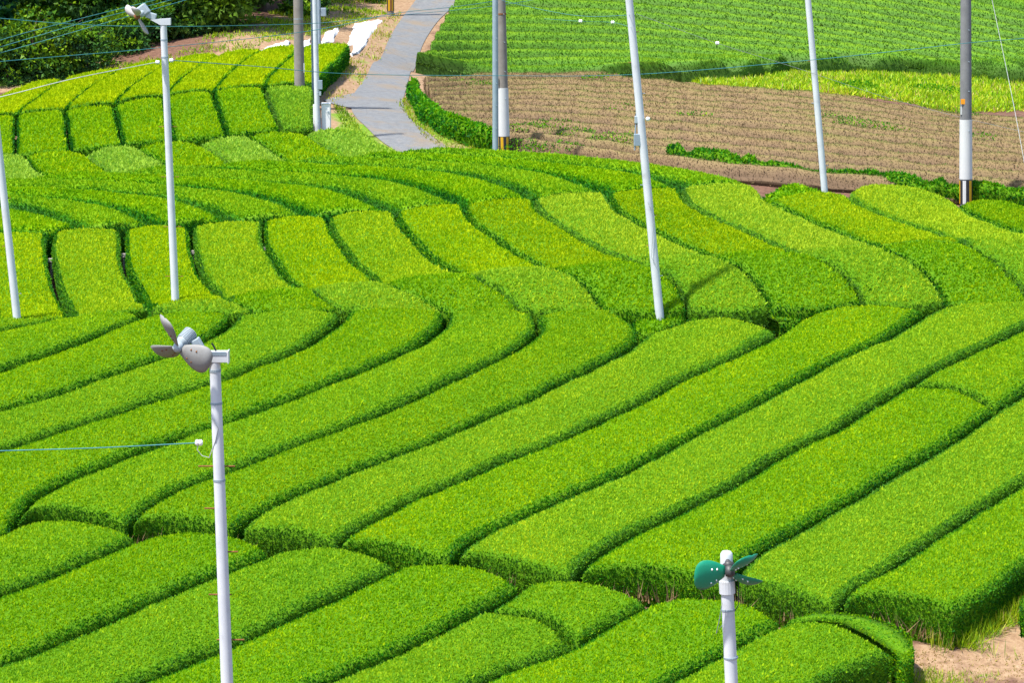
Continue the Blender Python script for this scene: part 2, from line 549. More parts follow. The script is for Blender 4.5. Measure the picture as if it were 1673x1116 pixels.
        lo = mesh_obj('foliage', vv - ctr, ff, M[mat], parent=o, tone=tn)
        lo['kind'] = 'stuff'
        lo.color = (tint[0], tint[1], 0, 1)
    if stems:                                   # bare twigs showing in the cut end of the row
        G_ = V.reshape(ni, nj, 3)
        n = int(np.hypot(*(Lw[0] - Rw[0])) * 60)
        jj = RNG.integers(3, nj - 4, n); ff_ = RNG.random((n, 1))
        p = G_[1, jj] * (1 - ff_) + G_[1, jj + 1] * ff_
        od = np.array([d0[0], d0[1], 0.0])
        p = p + od * (0.01 + 0.05 * RNG.random((n, 1)))
        keep = vnoise(p[:, 0] + 5, p[:, 1], 1.6) > -0.05
        p = p[keep]; n = len(p)
        p[:, 2] = H(p[:, 0], p[:, 1]) + 0.02 + 0.12 * RNG.random(n)
        ax = unit(np.array([0, 0, 1.0]) + RNG.normal(size=(n, 3)) * 0.35)
        sd = unit(np.cross(ax, RNG.normal(size=(n, 3))))
        vv, ff = leaf_tris(p, ax, sd, 0.25 + 0.3 * RNG.random(n), np.full(n, 0.022))
        so = mesh_obj('stems', vv - ctr, ff, M['pruned'], parent=o, tone=np.repeat(0.35 + 0.3 * RNG.random(n), 3))
        so['kind'] = 'stuff'
        so.color = (0.2, 1.0, 0, 1)
    return o

ORD = ['first', 'second', 'third', 'fourth', 'fifth', 'sixth', 'seventh', 'eighth', 'ninth', 'tenth', 'eleventh', 'twelfth',
       'thirteenth', 'fourteenth', 'fifteenth', 'sixteenth', 'seventeenth', 'eighteenth', 'nineteenth', 'twentieth']

# ------------------------------------------------------------------ ground sheet
from_px = lambda pts, h=0.0: place([p[0] for p in pts], [p[1] for p in pts], h)

def in_poly(x, y, poly):
    x = np.asarray(x); y = np.asarray(y)
    ins = np.zeros(x.shape, bool)
    n = len(poly)
    for i in range(n):
        x1, y1 = poly[i]; x2, y2 = poly[(i+1) % n]
        c = ((y1 > y) != (y2 > y)) & (x < (x2-x1) * (y-y1) / (y2-y1 + 1e-12) + x1)
        ins ^= c
    return ins

def build_ground():
    yy = np.concatenate([np.arange(16, 40, 2.0), np.arange(40, 130, 0.45), np.arange(130, 200, 3.0), np.arange(200, 420, 12.0), [420]])
    uu = np.concatenate([np.linspace(-0.9, -0.3, 10), np.linspace(-0.28, 0.28, 150), np.linspace(0.3, 0.9, 10)])
    U, Yv = np.meshgrid(uu, yy)
    X = U * Yv
    Z = H(X, np.minimum(Yv, 419))
    V = np.stack([X, Yv, Z], -1)
    ni, nj = X.shape
    g = np.arange(ni*nj).reshape(ni, nj)
    F = np.stack([g[:-1, :-1], g[:-1, 1:], g[1:, 1:], g[1:, :-1]], -1).reshape(-1, 4)
    # what grows or lies where: 0 bare soil, 0.5 dry straw, 1 grass
    zone = np.full(X.shape, 0.1)
    def paint(px, val):
        zone[in_poly(X, Yv, from_px(px))] = val
    paint([(300, 110), (420, 84), (560, 70), (600, 20), (660, -20), (800, -30), (720, 20), (640, 60), (560, 90), (530, 170), (300, 120)], 0.5)
    paint([(690, 140), (860, 126), (1000, 128), (1250, 150), (1500, 184), (1673, 200), (1900, 222), (1900, 350), (1560, 326), (1200, 292), (900, 254), (806, 242)], 0.36)
    paint([(526, 172), (548, 118), (572, 84), (560, 66), (600, 20), (640, -20), (760, -30), (760, 10), (735, 30), (712, 60), (690, 90), (640, 75), (612, 115), (590, 150), (572, 164)], 0.5)
    paint([(270, 104), (330, 88), (420, 40), (500, 0), (640, -30), (640, 10), (560, 62), (430, 82)], 0.46)
    paint([(684, 275), (612, 240), (560, 200), (524, 166), (566, 152), (600, 108), (626, 66), (650, 10), (690, -20), (780, -20), (736, 28), (708, 66), (684, 106), (676, 136), (676, 160), (690, 200), (760, 256)], 0.5)
    paint([(540, 180), (640, 230), (660, 258), (560, 230), (530, 200)], 0.8)
    paint([(650, 168), (668, 150), (720, 205), (800, 236), (800, 262), (735, 252), (690, 222)], 0.75)
    paint([(1080, 118), (1340, 100), (1700, 108), (1900, 120), (1900, 190), (1673, 172), (1500, 168), (1300, 146), (1150, 138)], 1.0)
    paint([(-400, 150), (100, 135), (190, 112), (190, 100), (-400, 120)], 0.85)
    paint([(-600, 120), (150, 104), (250, 72), (330, 40), (420, 8), (470, -30), (480, -90), (-600, -60)], 0.9)
    paint([(1455, 1062), (1560, 1050), (1700, 1010), (1900, 960), (2000, 1100), (1700, 1130), (1440, 1130)], 0.45)
    for _ in range(3):
        zp = np.pad(zone, 1, mode='edge')
        zone = (zp[:-2, 1:-1] + zp[2:, 1:-1] + zp[1:-1, :-2] + zp[1:-1, 2:] + zp[1:-1, 1:-1]) / 5
    zone = zone + 0.18 * vnoise(X, Yv, 0.9) + 0.15 * vnoise(X, Yv, 2.1)
    o = mesh_obj('ground', V.reshape(-1, 3), F, None, smooth=True)
    a = o.data.attributes.new('zone', 'FLOAT', 'POINT')
    a.data.foreach_set('value', zone.ravel().astype(np.float32))
    m, nt, out = newmat('ground_soil')
    at = nd(nt, 'ShaderNodeAttribute', attribute_name='zone')
    n1 = noise(nt, 0.9, 5.0, 0.65); n2 = noise(nt, 7.0, 5.0, 0.7)
    soil = ramp(nt, n2, [(0.3, (0.07, 0.038, 0.027)), (0.55, (0.14, 0.076, 0.052)), (0.75, (0.20, 0.12, 0.085))])
    straw = ramp(nt, n2, [(0.3, (0.15, 0.092, 0.052)), (0.5, (0.26, 0.168, 0.10)), (0.75, (0.33, 0.245, 0.155))])
    grs = ramp(nt, n2, [(0.3, (0.06, 0.14, 0.012)), (0.55, (0.14, 0.24, 0.02)), (0.75, (0.27, 0.28, 0.06))])
    ma = nd(nt, 'ShaderNodeMath', operation='MULTIPLY_ADD')
    nt.links.new(n1, ma.inputs[0]); ma.inputs[1].default_value = 0.5; ma.inputs[2].default_value = -0.25
    z = nd(nt, 'ShaderNodeMath', operation='ADD')
    nt.links.new(at.outputs['Fac'], z.inputs[0]); nt.links.new(ma.outputs[0], z.inputs[1])
    f1 = nd(nt, 'ShaderNodeMapRange'); f1.inputs[1].default_value = 0.22; f1.inputs[2].default_value = 0.34
    nt.links.new(z.outputs[0], f1.inputs[0])
    f2 = nd(nt, 'ShaderNodeMapRange'); f2.inputs[1].default_value = 0.58; f2.inputs[2].default_value = 0.72
    nt.links.new(z.outputs[0], f2.inputs[0])
    c = mixc(nt, f1.outputs[0], soil, straw)
    c = mixc(nt, f2.outputs[0], c, grs)
    pb = nd(nt, 'ShaderNodeBsdfPrincipled')
    pb.inputs['Roughness'].default_value = 0.95; pb.inputs['Specular IOR Level'].default_value = 0.1
    nt.links.new(c, pb.inputs['Base Color'])
    nt.links.new(bump(nt, n2, 0.7, 0.05), pb.inputs['Normal'])
    nt.links.new(pb.outputs[0], out.inputs['Surface'])
    o.data.materials.append(m)
    tag(o, 'bare brown soil and rough grass of the rolling hillside under the tea', 'ground', kind='structure')
build_ground()

def ribbon(name, left, right, lift, mat, n=60, m_=7, label=None, cat=None, kind='structure'):
    A = resample(on_hill(left, 0, 10), n); B = resample(on_hill(right, 0, 10), n)
    s = np.linspace(0, 1, m_)
    G = A[:, None]*(1-s[None, :, None]) + B[:, None]*s[None, :, None]
    X, Y = G[..., 0], G[..., 1]
    Z = H(X, Y) + lift
    g = np.arange(n*m_).reshape(n, m_)
    F = np.stack([g[:-1, :-1], g[:-1, 1:], g[1:, 1:], g[1:, :-1]], -1).reshape(-1, 4)
    V = np.stack([X, Y, Z], -1).reshape(-1, 3)
    q = V[F]
    if np.cross(q[:, 2]-q[:, 0], q[:, 3]-q[:, 1])[:, 2].sum() < 0:
        F = F[:, ::-1]
    o = mesh_obj(name, V, F, mat, smooth=True)
    return tag(o, label, cat, kind=kind)

def road_mat():
    m, nt, out = newmat('worn_concrete_track')
    n1 = noise(nt, 0.55, 6.0, 0.65); n2 = noise(nt, 4.5, 8.0, 0.75); n3 = noise(nt, 30.0, 4.0, 0.7)
    c = ramp(nt, n2, [(0.28, (0.115, 0.122, 0.13)), (0.5, (0.16, 0.166, 0.172)), (0.7, (0.195, 0.198, 0.20))])
    d = ramp(nt, n1, [(0.50, (0, 0, 0)), (0.66, (1, 1, 1))])
    c = mixc(nt, d, c, (0.20, 0.165, 0.125))
    g = ramp(nt, n3, [(0.35, (0.6, 0.6, 0.6)), (0.6, (1, 1, 1))])
    c = mixc(nt, 0.5, c, g, 'MULTIPLY')
    v = nt.nodes.new('ShaderNodeTexVoronoi'); v.feature = 'DISTANCE_TO_EDGE'; v.inputs['Scale'].default_value = 0.5
    tc = nt.nodes.new('ShaderNodeTexCoord'); nt.links.new(tc.outputs['Object'], v.inputs['Vector'])
    k = ramp(nt, v.outputs['Distance'], [(0.0, (0.35, 0.33, 0.3)), (0.012, (1, 1, 1))])
    c = mixc(nt, 0.22, c, k, 'MULTIPLY')
    pb = nd(nt, 'ShaderNodeBsdfPrincipled')
    pb.inputs['Roughness'].default_value = 0.92; pb.inputs['Specular IOR Level'].default_value = 0.15
    nt.links.new(c, pb.inputs['Base Color'])
    nt.links.new(bump(nt, n3, 0.5, 0.02), pb.inputs['Normal'])
    nt.links.new(pb.outputs[0], out.inputs['Surface'])
    return m
M['asphalt'] = road_mat()
ribbon('farm_road', [(684, 268), (650, 247), (624, 236), (594, 212), (567, 179), (572, 160), (585, 143), (609, 110), (633, 72), (652, 34), (664, 16), (690, -14)],
       [(752, 262), (746, 249), (708, 227), (672, 203), (652, 172), (662, 156), (666, 134), (675, 102), (699, 60), (715, 30), (728, 18), (770, -10)], 0.025, M['asphalt'],
       label='narrow grey concrete farm track climbing past the brown field', cat='road')
ribbon('road_apron', [(528, 164), (560, 158), (590, 150)], [(536, 168), (566, 177), (592, 180)], 0.03, M['asphalt'], n=12, m_=5,
       label='short grey concrete spur leaving the farm track toward the poles', cat='road')

# ------------------------------------------------------------------ the traced rows
C = {
    0: [(-38, 388), (-36, 430), (-28, 470), (-15, 505), (-6, 528)],
    1: [(81, 382), (81, 422), (87, 447), (97, 480), (110, 507), (117, 520)],
    2: [(200, 377), (201, 415), (210, 450), (225, 477), (245, 505)],
    3: [(312, 372), (316, 410), (325, 440), (340, 465), (357, 482), (377, 495)],
    4: [(430, 362), (429, 387), (437, 410), (455, 440), (475, 460), (502, 475)],
    5: [(535, 355), (542, 380), (560, 405), (580, 432), (600, 447), (632, 465)],
    6: [(645, 347), (657, 372), (680, 397), (707, 425), (730, 437), (760, 450)],
    7: [(757, 335), (767, 360), (795, 380), (823, 402), (850, 420), (875, 431), (905, 440)],
    8: [(870, 327), (882, 350), (920, 372), (950, 392), (980, 410), (1030, 425)],
    9: [(992, 317), (1007, 345), (1042, 365), (1075, 382), (1125, 405), (1160, 417)],
    10: [(1110, 310), (1122, 335), (1162, 355), (1218, 379), (1267, 402), (1295, 412)],
    11: [(1240, 314), (1255, 331), (1280, 342), (1330, 365), (1380, 385), (1430, 402)],
    12: [(1385, 322), (1405, 337), (1442, 355), (1505, 375), (1575, 398)],
    13: [(1565, 338), (1605, 362), (1673, 385), (1760, 412)],
}
HUMP = {
    2: [(240, 505), (266, 511), (288, 516)],
    3: [(374, 493), (400, 503), (414, 512)],
    4: [(498, 477), (535, 493), (556, 507)],
    5: [(628, 467), (672, 484), (712, 503), (728, 510)],
    6: [(756, 452), (800, 467), (822, 480), (840, 497), (850, 508)],
    7: [(898, 444), (940, 457), (965, 475), (980, 497), (987, 509)],
    8: [(1034, 430), (1070, 440), (1100, 458), (1115, 482), (1123, 506)],
    9: [(1160, 421), (1195, 431), (1220, 446), (1243, 473), (1260, 503)],
    10: [(1296, 415), (1335, 421), (1360, 433), (1387, 457), (1402, 477), (1408, 496)],
    11: [(1436, 405), (1467, 417), (1497, 432), (1522, 455), (1537, 477), (1545, 497)],
    12: [(1578, 400), (1605, 413), (1632, 433), (1650, 450), (1672, 474), (1685, 496)],
    13: [(1762, 396), (1800, 415), (1825, 455), (1835, 497)],
}
B = {
    -1: [(-330, 590), (-200, 562), (-110, 545), (-40, 534)],
    0: [(-330, 640), (-200, 598), (-100, 566), (0, 541), (60, 531), (100, 526)],
    1: [(-330, 715), (-200, 668), (-100, 638), (0, 606), (75, 580), (140, 557), (165, 545), (200, 533), (228, 523)],
    2: [(-330, 812), (-260, 775), (-200, 748), (-100, 706), (0, 671), (75, 650), (150, 624), (212, 602), (287, 579), (335, 555), (362, 540), (380, 524), (383, 510)],
    3: [(-165, 842), (-140, 815), (-95, 782), (-50, 757), (0, 737), (62, 717), (125, 696), (200, 674), (262, 652), (337, 630), (400, 607), (450, 589), (500, 565), (530, 545), (556, 526), (562, 512), (545, 497)],
    4: [(18, 860), (30, 847), (50, 822), (82, 800), (120, 782), (162, 765), (225, 741), (300, 713), (345, 700), (400, 680), (475, 652), (550, 624), (625, 592), (675, 570), (707, 547), (727, 526), (728, 511), (700, 493)],
    5: [(208, 860), (235, 837), (262, 815), (300, 795), (350, 780), (410, 756), (475, 730), (550, 705), (600, 685), (675, 652), (750, 617), (800, 594), (837, 577), (862, 557), (884, 536), (884, 519), (860, 505), (830, 488), (800, 466)],
    6: [(388, 868), (400, 850), (437, 832), (487, 807), (550, 782), (612, 759), (662, 740), (712, 720), (762, 697), (815, 675), (850, 660), (900, 635), (950, 611), (1000, 587), (1032, 565), (1049, 550)],
    7: [(545, 891), (575, 870), (625, 842), (687, 812), (750, 787), (815, 758), (900, 727), (975, 692), (1050, 657), (1112, 622), (1162, 600), (1218, 575), (1255, 556), (1280, 544)],
    8: [(738, 917), (775, 882), (810, 864), (887, 832), (950, 802), (1025, 770), (1075, 746), (1112, 722), (1162, 697), (1218, 670), (1255, 650), (1317, 615), (1380, 582), (1435, 560), (1480, 535), (1524, 508)],
    9: [(937, 943), (962, 915), (1000, 890), (1062, 860), (1150, 817), (1218, 784), (1255, 755), (1355, 705), (1417, 670), (1480, 632), (1542, 597), (1605, 567), (1673, 535), (1790, 478)],
    10: [(1196, 952), (1222, 914), (1255, 895), (1317, 862), (1380, 822), (1442, 787), (1505, 753), (1567, 715), (1630, 670), (1673, 642), (1860, 530)],
    11: [(1364, 994), (1392, 967), (1442, 937), (1492, 902), (1542, 872), (1605, 832), (1673, 790), (1880, 660)],
    12: [(1560, 1006), (1600, 985), (1630, 968), (1673, 934), (1900, 790)],
}
HT = 0.70            # height at which the traced edges lie above the soil
TN = dict(leaf=0.044, dens=1550.0, gap=0.23, crown=0.07, edge_w=0.04, tone_side=0.22)

def cut(line, lo=None, hi=None):
    w = line
    return w

GB = 'long tea rows curving across the slope'
# diagonal rows that end in rounded humps on the brow
CREST = np.array([(-500, 531), (-40, 526), (0, 525), (117, 519), (245, 505), (377, 493), (502, 478), (632, 467), (760, 453), (905, 442), (1030, 429), (1160, 420), (1295, 415), (1442, 404), (1575, 398), (1760, 396)], float)
brow_lab = [
    'tea hedge row running behind the foot of the white pole at the left edge',
    'diagonal tea hedge row ending on the brow, first one below the left edge pole',
    'diagonal tea hedge row whose brow end lies behind the near grey fan head',
    'diagonal tea hedge row ending on the brow just right of the near grey fan head',
    'diagonal tea hedge row ending on the brow, second right of near fan head',
    'diagonal tea hedge row ending on the brow, third right of near fan head',
    'diagonal tea hedge row ending on the brow left of the middle white pole',
]
tints = [(0.06, 1.0), (0.03, 1.02), (0.0, 1.0), (0.10, 1.0), (0.0, 0.97), (0.06, 1.0), (0.02, 0.93)]
hooks = {-1: [(-60, 532)], 0: [(104, 524)], 1: [(233, 518)], 2: [(379, 510)], 3: [(557, 509)], 4: [(722, 507)], 5: [(872, 513)], 6: [(1040, 534), (1018, 520), (996, 511)]}
drop_ = ((545, 497), (700, 493), (860, 505), (830, 488), (800, 466), (383, 510), (884, 519))
base_ = {k: [p for p in B[k] if p not in drop_] for k in range(-1, 7)}
brow = {1: [(233, 518), (270, 513), (320, 510), (360, 509), (379, 510)], 2: [(379, 510), (405, 513), (440, 510), (500, 507), (540, 507), (557, 509)],
        3: [(557, 509), (600, 503), (640, 501), (690, 504), (722, 507)], 4: [(722, 507), (760, 502), (800, 500), (840, 505), (872, 513)],
        5: [(872, 513), (897, 511), (930, 506), (962, 504), (980, 506), (996, 511)]}
JW = {k: on_hill(base_[k] + hooks[k], HT, 2) for k in range(-1, 7)}
for i, k in enumerate(range(-1, 6)):
    E0 = None; E1 = None
    if k == 4:
        E0 = on_hill([(18, 860), (40, 840), (75, 835), (125, 838), (175, 849), (208, 860)], HT)
    if k == 5:
        E0 = on_hill([(208, 860), (225, 851), (262, 849), (312, 855), (347, 864), (388, 868)], HT)
    if k in brow:
        E1 = on_hill(brow[k], HT)
    hedge('tea_hedge', JW[k], JW[k+1], brow_lab[i], 'tea hedge', GB, E0=E0, E1=E1, bulge0=0.3, bulge1=0.5, stems=k >= 4, tint=tints[i], gap=0.23, crown=0.07, edge_w=0.04, tone_side=0.22,
          leaf=0.044, dens=1550.0, tone_top=0.62)

BW = {k: on_hill(B[k], HT, 2) for k in B}
E6 = on_hill([(1049, 550), (1075, 543), (1125, 528), (1152, 518), (1187, 513), (1218, 520), (1255, 531), (1280, 544)], HT)
E7 = on_hill([(1300, 533), (1330, 516), (1367, 503), (1417, 497), (1467, 499), (1500, 503), (1524, 508)], HT)
E8 = on_hill([(1524, 508), (1558, 500), (1605, 493), (1655, 494), (1710, 490), (1790, 478)], HT)
F6 = on_hill([(388, 868), (410, 867), (450, 872), (500, 880), (530, 886), (545, 891)], HT)
F7 = on_hill([(545, 891), (575, 888), (612, 890), (662, 900), (700, 912), (738, 917)], HT)
F8 = on_hill([(738, 917), (765, 912), (800, 913), (850, 925), (912, 941), (937, 943)], HT)
F9 = on_hill([(937, 943), (965, 935), (1040, 933), (1110, 942), (1170, 952), (1196, 952)], HT)
F10 = on_hill([(1196, 952), (1225, 957), (1260, 966), (1310, 979), (1345, 991), (1364, 994)], HT)
F11 = on_hill([(1364, 994), (1390, 983), (1430, 981), (1470, 985), (1520, 993), (1560, 1006)], HT)
L7 = on_hill(B[7] + [(1300, 533)], HT, 2)
hedge('tea_hedge', BW[6], BW[7], 'broad pale tea hedge row ending beside the bare patch near the middle pole', 'tea hedge', GB, stems=True, E0=F6, E1=E6, tint=(0.14, 1.0), tone_top=0.66, **TN)
hedge('tea_hedge', L7, BW[8], 'tea hedge row whose upper end lies just right of the bare patch', 'tea hedge', GB, stems=True, E0=F7, E1=E7, tint=(0.0, 1.0), tone_top=0.64, **TN)
hedge('tea_hedge', BW[8], BW[9], 'tea hedge row with rounded upper end at the right edge of the photo', 'tea hedge', GB, stems=True, E0=F8, E1=E8, tint=(0.14, 1.02), tone_top=0.66, **TN)
# this row is broken by a narrow seam
i9 = np.argmin(np.hypot(*(BW[9] - place([1478], [634], HT)[0]).T)); i10 = np.argmin(np.hypot(*(BW[10] - place([1630], [671], HT)[0]).T))
seam = on_hill([(1478, 634), (1540, 634), (1590, 650), (1630, 671)], HT)
hedge('tea_hedge', BW[9][:i9+1], BW[10][:i10+1], 'tea hedge row whose lower end is behind the green fan, cut off by a seam', 'tea hedge', GB, stems=True, E0=F9, E1=seam, bulge1=0, tint=(0.0, 0.98), tone_top=0.62, **TN)
hedge('tea_hedge', BW[9][i9:], BW[10][i10:], 'upper piece of the seamed tea row, at the right edge', 'tea hedge', GB, E0=seam, bulge0=0, tint=(0.04, 0.98), tone_top=0.64, **TN)
hedge('tea_hedge', BW[10], BW[11], 'pale tea hedge row second from the dirt path corner', 'tea hedge', GB, stems=True, E0=F10, tint=(0.16, 1.0), tone_top=0.65, **TN)
hedge('tea_hedge', BW[11], BW[12], 'tea hedge row whose leafy end stands over the dirt path corner', 'tea hedge', GB, stems=True, E0=F11, tint=(0.03, 0.98), tone_top=0.62, height=0.78, **TN)
hedge('tea_hedge', on_hill([(1655, 985), (1673, 968), (1900, 850)], 0.6), on_hill([(1720, 1020), (1760, 985), (1980, 880)], 0.6), 'tip of a tea hedge row poking in at the right edge above the grass', 'tea hedge', GB, height=0.75, **TN)

# small odd pieces of hedge round the middle pole
hedge('tea_hedge', on_hill([(1036, 545), (1030, 519)], 0.5), on_hill([(1066, 551), (1100, 536), (1128, 521)], 0.5), 'small wedge of tea hedge at the foot of the middle white pole', 'tea hedge', None, height=0.55, gap=0.06, leaf=0.07, dens=700, tone_top=0.5)
hedge('tea_hedge', on_hill([(1130, 524), (1160, 507), (1218, 503), (1270, 512), (1302, 521)], 0.45), on_hill([(1140, 530), (1165, 513), (1215, 510), (1262, 520), (1298, 530)], 0.45), 'thin low strip of tea hedge behind the bare patch', 'tea hedge', None, height=0.5, gap=0.04, leaf=0.07, dens=700, tone_top=0.55)

# block below the cross path, nearest the camera
A = {
    -1: [(-330, 985), (-200, 950), (-90, 900), (-20, 875)],
    0: [(-330, 990), (-150, 930), (-60, 900), (0, 879), (20, 868)],
    1: [(-330, 1085), (-150, 1022), (0, 970), (75, 945), (150, 912), (212, 890), (240, 878)],
    2: [(-330, 1200), (-150, 1138), (0, 1086), (90, 1052), (175, 1016), (250, 982), (325, 950), (375, 932), (418, 918), (444, 902)],
    3: [(-250, 1285), (-100, 1232), (60, 1178), (150, 1146), (230, 1113), (358, 1062), (462, 1017), (525, 987), (600, 952), (662, 926)],
    4: [(0, 1310), (150, 1258), (300, 1205), (420, 1160), (560, 1102), (667, 1058), (755, 1014), (815, 981), (860, 958)],
    5: [(250, 1340), (400, 1282), (520, 1232), (660, 1172), (790, 1113), (919, 1065), (1000, 1018), (1037, 1002), (1073, 988)],
    6: [(560, 1345), (700, 1290), (830, 1234), (960, 1180), (1107, 1113), (1203, 1058), (1255, 1036), (1282, 1019)],
    7: [(900, 1345), (1050, 1275), (1180, 1207), (1330, 1132), (1375, 1110), (1430, 1090), (1466, 1074)],
}
AW = {k: on_hill(A[k], HT, 2) for k in A}
G0 = on_hill([(20, 868), (40, 860), (75, 851), (125, 850), (175, 857), (215, 867), (240, 878)], HT)
G1 = on_hill([(240, 878), (275, 874), (325, 871), (360, 874), (400, 880), (430, 890), (444, 902)], HT)
G2 = on_hill([(444, 902), (475, 899), (525, 895), (575, 901), (625, 912), (662, 926)], HT)
G3 = on_hill([(662, 926), (700, 922), (750, 925), (800, 934), (837, 945), (860, 958)], HT)
G4 = on_hill([(860, 958), (885, 953), (912, 949), (950, 949), (1000, 956), (1050, 972), (1073, 988)], HT)
G5 = on_hill([(1073, 988), (1112, 980), (1162, 979), (1215, 984), (1255, 997), (1282, 1019)], HT)
G6 = on_hill([(1282, 1024), (1315, 1021), (1360, 1022), (1400, 1035), (1440, 1056), (1466, 1074)], HT)
TA = dict(leaf=0.044, dens=1550.0, gap=0.23, crown=0.07, edge_w=0.04, tone_side=0.22)
GA = 'tea rows in the nearest block'
near_lab = ['small tea hedge row at the left edge of the nearest block, uppermost there',
            'tea hedge row of the nearest block ending left of the near white pole shaft',
            'tea hedge row of the nearest block passing behind the near white pole shaft',
            'nearest block tea row reaching the bottom edge just right of the near white pole']
hedge('tea_hedge', AW[-1] - np.array([0.0, -1.2]), AW[0], 'sliver of tea hedge beyond the left edge of the nearest block', 'tea hedge', GA, tone_top=0.58, **TA)
hedge('tea_hedge', AW[0], AW[1], near_lab[0], 'tea hedge', GA, E1=G0, tint=(0.06, 1.0), tone_top=0.58, **TA)
hedge('tea_hedge', AW[1], AW[2], near_lab[1], 'tea hedge', GA, E1=G1, tint=(0.0, 0.97), tone_top=0.57, **TA)
hedge('tea_hedge', AW[2], AW[3], near_lab[2], 'tea hedge', GA, E1=G2, tint=(0.10, 1.0), tone_top=0.57, **TA)
hedge('tea_hedge', AW[3], AW[4], near_lab[3], 'tea hedge', GA, E1=G3, tint=(0.0, 1.0), tone_top=0.57, **TA)
j4 = np.argmin(np.hypot(*(AW[4] - place([790], [996], HT)[0]).T)); j5 = np.argmin(np.hypot(*(AW[5] - place([940], [1055], HT)[0]).T))
seam2 = on_hill([(790, 996), (862, 1007), (905, 1022), (940, 1055)], HT)
hedge('tea_hedge', AW[4][:j4+1], AW[5][:j5+1], 'lower piece of the seamed tea row left of the green fan', 'tea hedge', GA, E1=seam2, bulge1=0, tint=(0.12, 1.0), tone_top=0.58, **TA)
hedge('tea_hedge', AW[4][j4:], AW[5][j5:], 'rounded upper piece of the seamed tea row left of the green fan', 'tea hedge', GA, E0=seam2, E1=G4, bulge0=0, tint=(0.06, 1.0), tone_top=0.58, **TA)
hedge('tea_hedge', AW[5], AW[6], 'tea hedge row of the nearest block behind the green fan pole', 'tea hedge', GA, E1=G5, tint=(0.0, 1.0), tone_top=0.57, **TA)
hedge('tea_hedge', on_hill(A[6][:-1] + [(1280, 1024)], HT), AW[7], 'rounded tea hedge row at the bottom right beside the dirt path', 'tea hedge', GA, E1=G6, tint=(0.08, 1.0), tone_top=0.58, height=0.8, **TA)
hedge('tea_hedge', on_hill([(1288, 1014), (1330, 1006), (1380, 1008), (1420, 1015), (1458, 1032), (1484, 1055), (1490, 1074)], HT), on_hill([(1290, 1022), (1330, 1014), (1372, 1016), (1408, 1026), (1440, 1046), (1462, 1064), (1474, 1078)], HT),
      'narrow curved tea hedge rim behind the rounded bottom right row', 'tea hedge', None, gap=0.03, tone_top=0.5, tone_side=0.3, height=0.72, leaf=0.044, dens=1550.0)

# ------------------------------------------------------------------ second slope, right half
CW = {k: on_hill(list(reversed(C[k])), HT, 2) for k in C}
TCn = dict(crown=0.06, edge_w=0.025, tone_side=0.24, leaf=0.06, dens=740.0, tone_y=(62.5, 66.0, 0.10), spread=0.6)  # tone_y paints the second slope's sunny tilt into the leaf tone
GC = 'tea rows coming down the second slope'
cl = {7: ('dark tea hedge row ending right behind the middle white pole', (0.0, 0.9), 0.60),
      8: ('pale tea hedge row crossed by the shaft of the middle white pole', (0.26, 1.0), 0.66),
      9: ('dark tea hedge row first to the right of the middle white pole', (0.0, 0.88), 0.60),
      10: ('pale tea hedge row ending in the notch above the right hand rows', (0.28, 1.0), 0.66),
      11: ('tea hedge row starting at the foot of the right white pole', (0.03, 0.92), 0.62),
      12: ('tea hedge row ending at the striped concrete pole on the right', (0.2, 1.0), 0.66),
      13: ('dark tea hedge at the right edge below the striped concrete pole', (0.0, 0.85), 0.5)}
tops = {10: [(1110, 310), (1130, 306), (1165, 302), (1215, 302), (1240, 314)],
        11: [(1255, 331), (1285, 322), (1330, 316), (1365, 317), (1385, 322)],
        12: [(1385, 322), (1400, 306), (1430, 300), (1480, 305), (1530, 318), (1565, 338)]}
left_lab = ['tea hedge row of the second slope cut by the left edge of the photo', 'tea hedge row of the second slope just left of the tall fan pole row',
            'tea hedge row of the second slope that the tall fan pole stands in', 'tea hedge row of the second slope just right of the tall fan pole row',
            'tea hedge row of the second slope, second to the right of the tall fan pole', 'tea hedge row of the second slope, third to the right of the tall fan pole',
            'tea hedge row of the second slope, fourth to the right of the tall fan pole']
for k in range(0, 7):
    hedge('tea_hedge', CW[k], CW[k+1], left_lab[k], 'tea hedge', GC, bulge0=0.15, bulge1=0.2, tint=((0.02, 1.0), (0.10, 1.0), (0.0, 1.0), (0.12, 1.0), (0.0, 1.0), (0.08, 1.0), (0.0, 1.0))[k], gap=0.21,
          tone_top=0.71, leaf=0.06, dens=820.0, spread=0.55, tone_sd=0.08, crown=0.05, edge_w=0.02, tone_side=0.24)  # high tone_top: the slope's sunward tilt put into leaf colour
for k in range(7, 13):
    L_ = CW[k]
    if k == 11:
        L_ = on_hill(list(reversed(C[11][1:])), HT, 2)
    E1 = on_hill(tops[k], HT) if k in tops else None
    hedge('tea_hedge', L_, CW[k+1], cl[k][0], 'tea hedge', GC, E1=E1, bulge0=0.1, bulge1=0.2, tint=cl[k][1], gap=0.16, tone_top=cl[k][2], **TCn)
hump_lab = {2: 'sliver of tea hedge on the brow right behind the near grey fan head', 3: 'narrow tea hump on the brow, second right of the near fan head', 4: 'yellowish tea hump on the brow, third right of the near fan head',
            5: 'darker tea hump on the brow, fifth hump left of the middle pole foot', 6: 'pale tea hump on the brow left of the middle pole foot', 7: 'dark tea hump on the brow right behind the middle pole foot',
            8: 'pale tea hump on the brow first right of the middle pole foot', 9: 'dark rounded tea hump on the brow, second right of the middle pole foot', 10: 'pale tea hump on the brow, third right of the middle pole foot',
            11: 'dark broad tea hump on the brow, fourth right of the middle pole foot', 12: 'pale tea hump on the brow cut by the right edge of the photo'}
HW = {k: on_hill(HUMP[k], HT, 1) for k in HUMP}
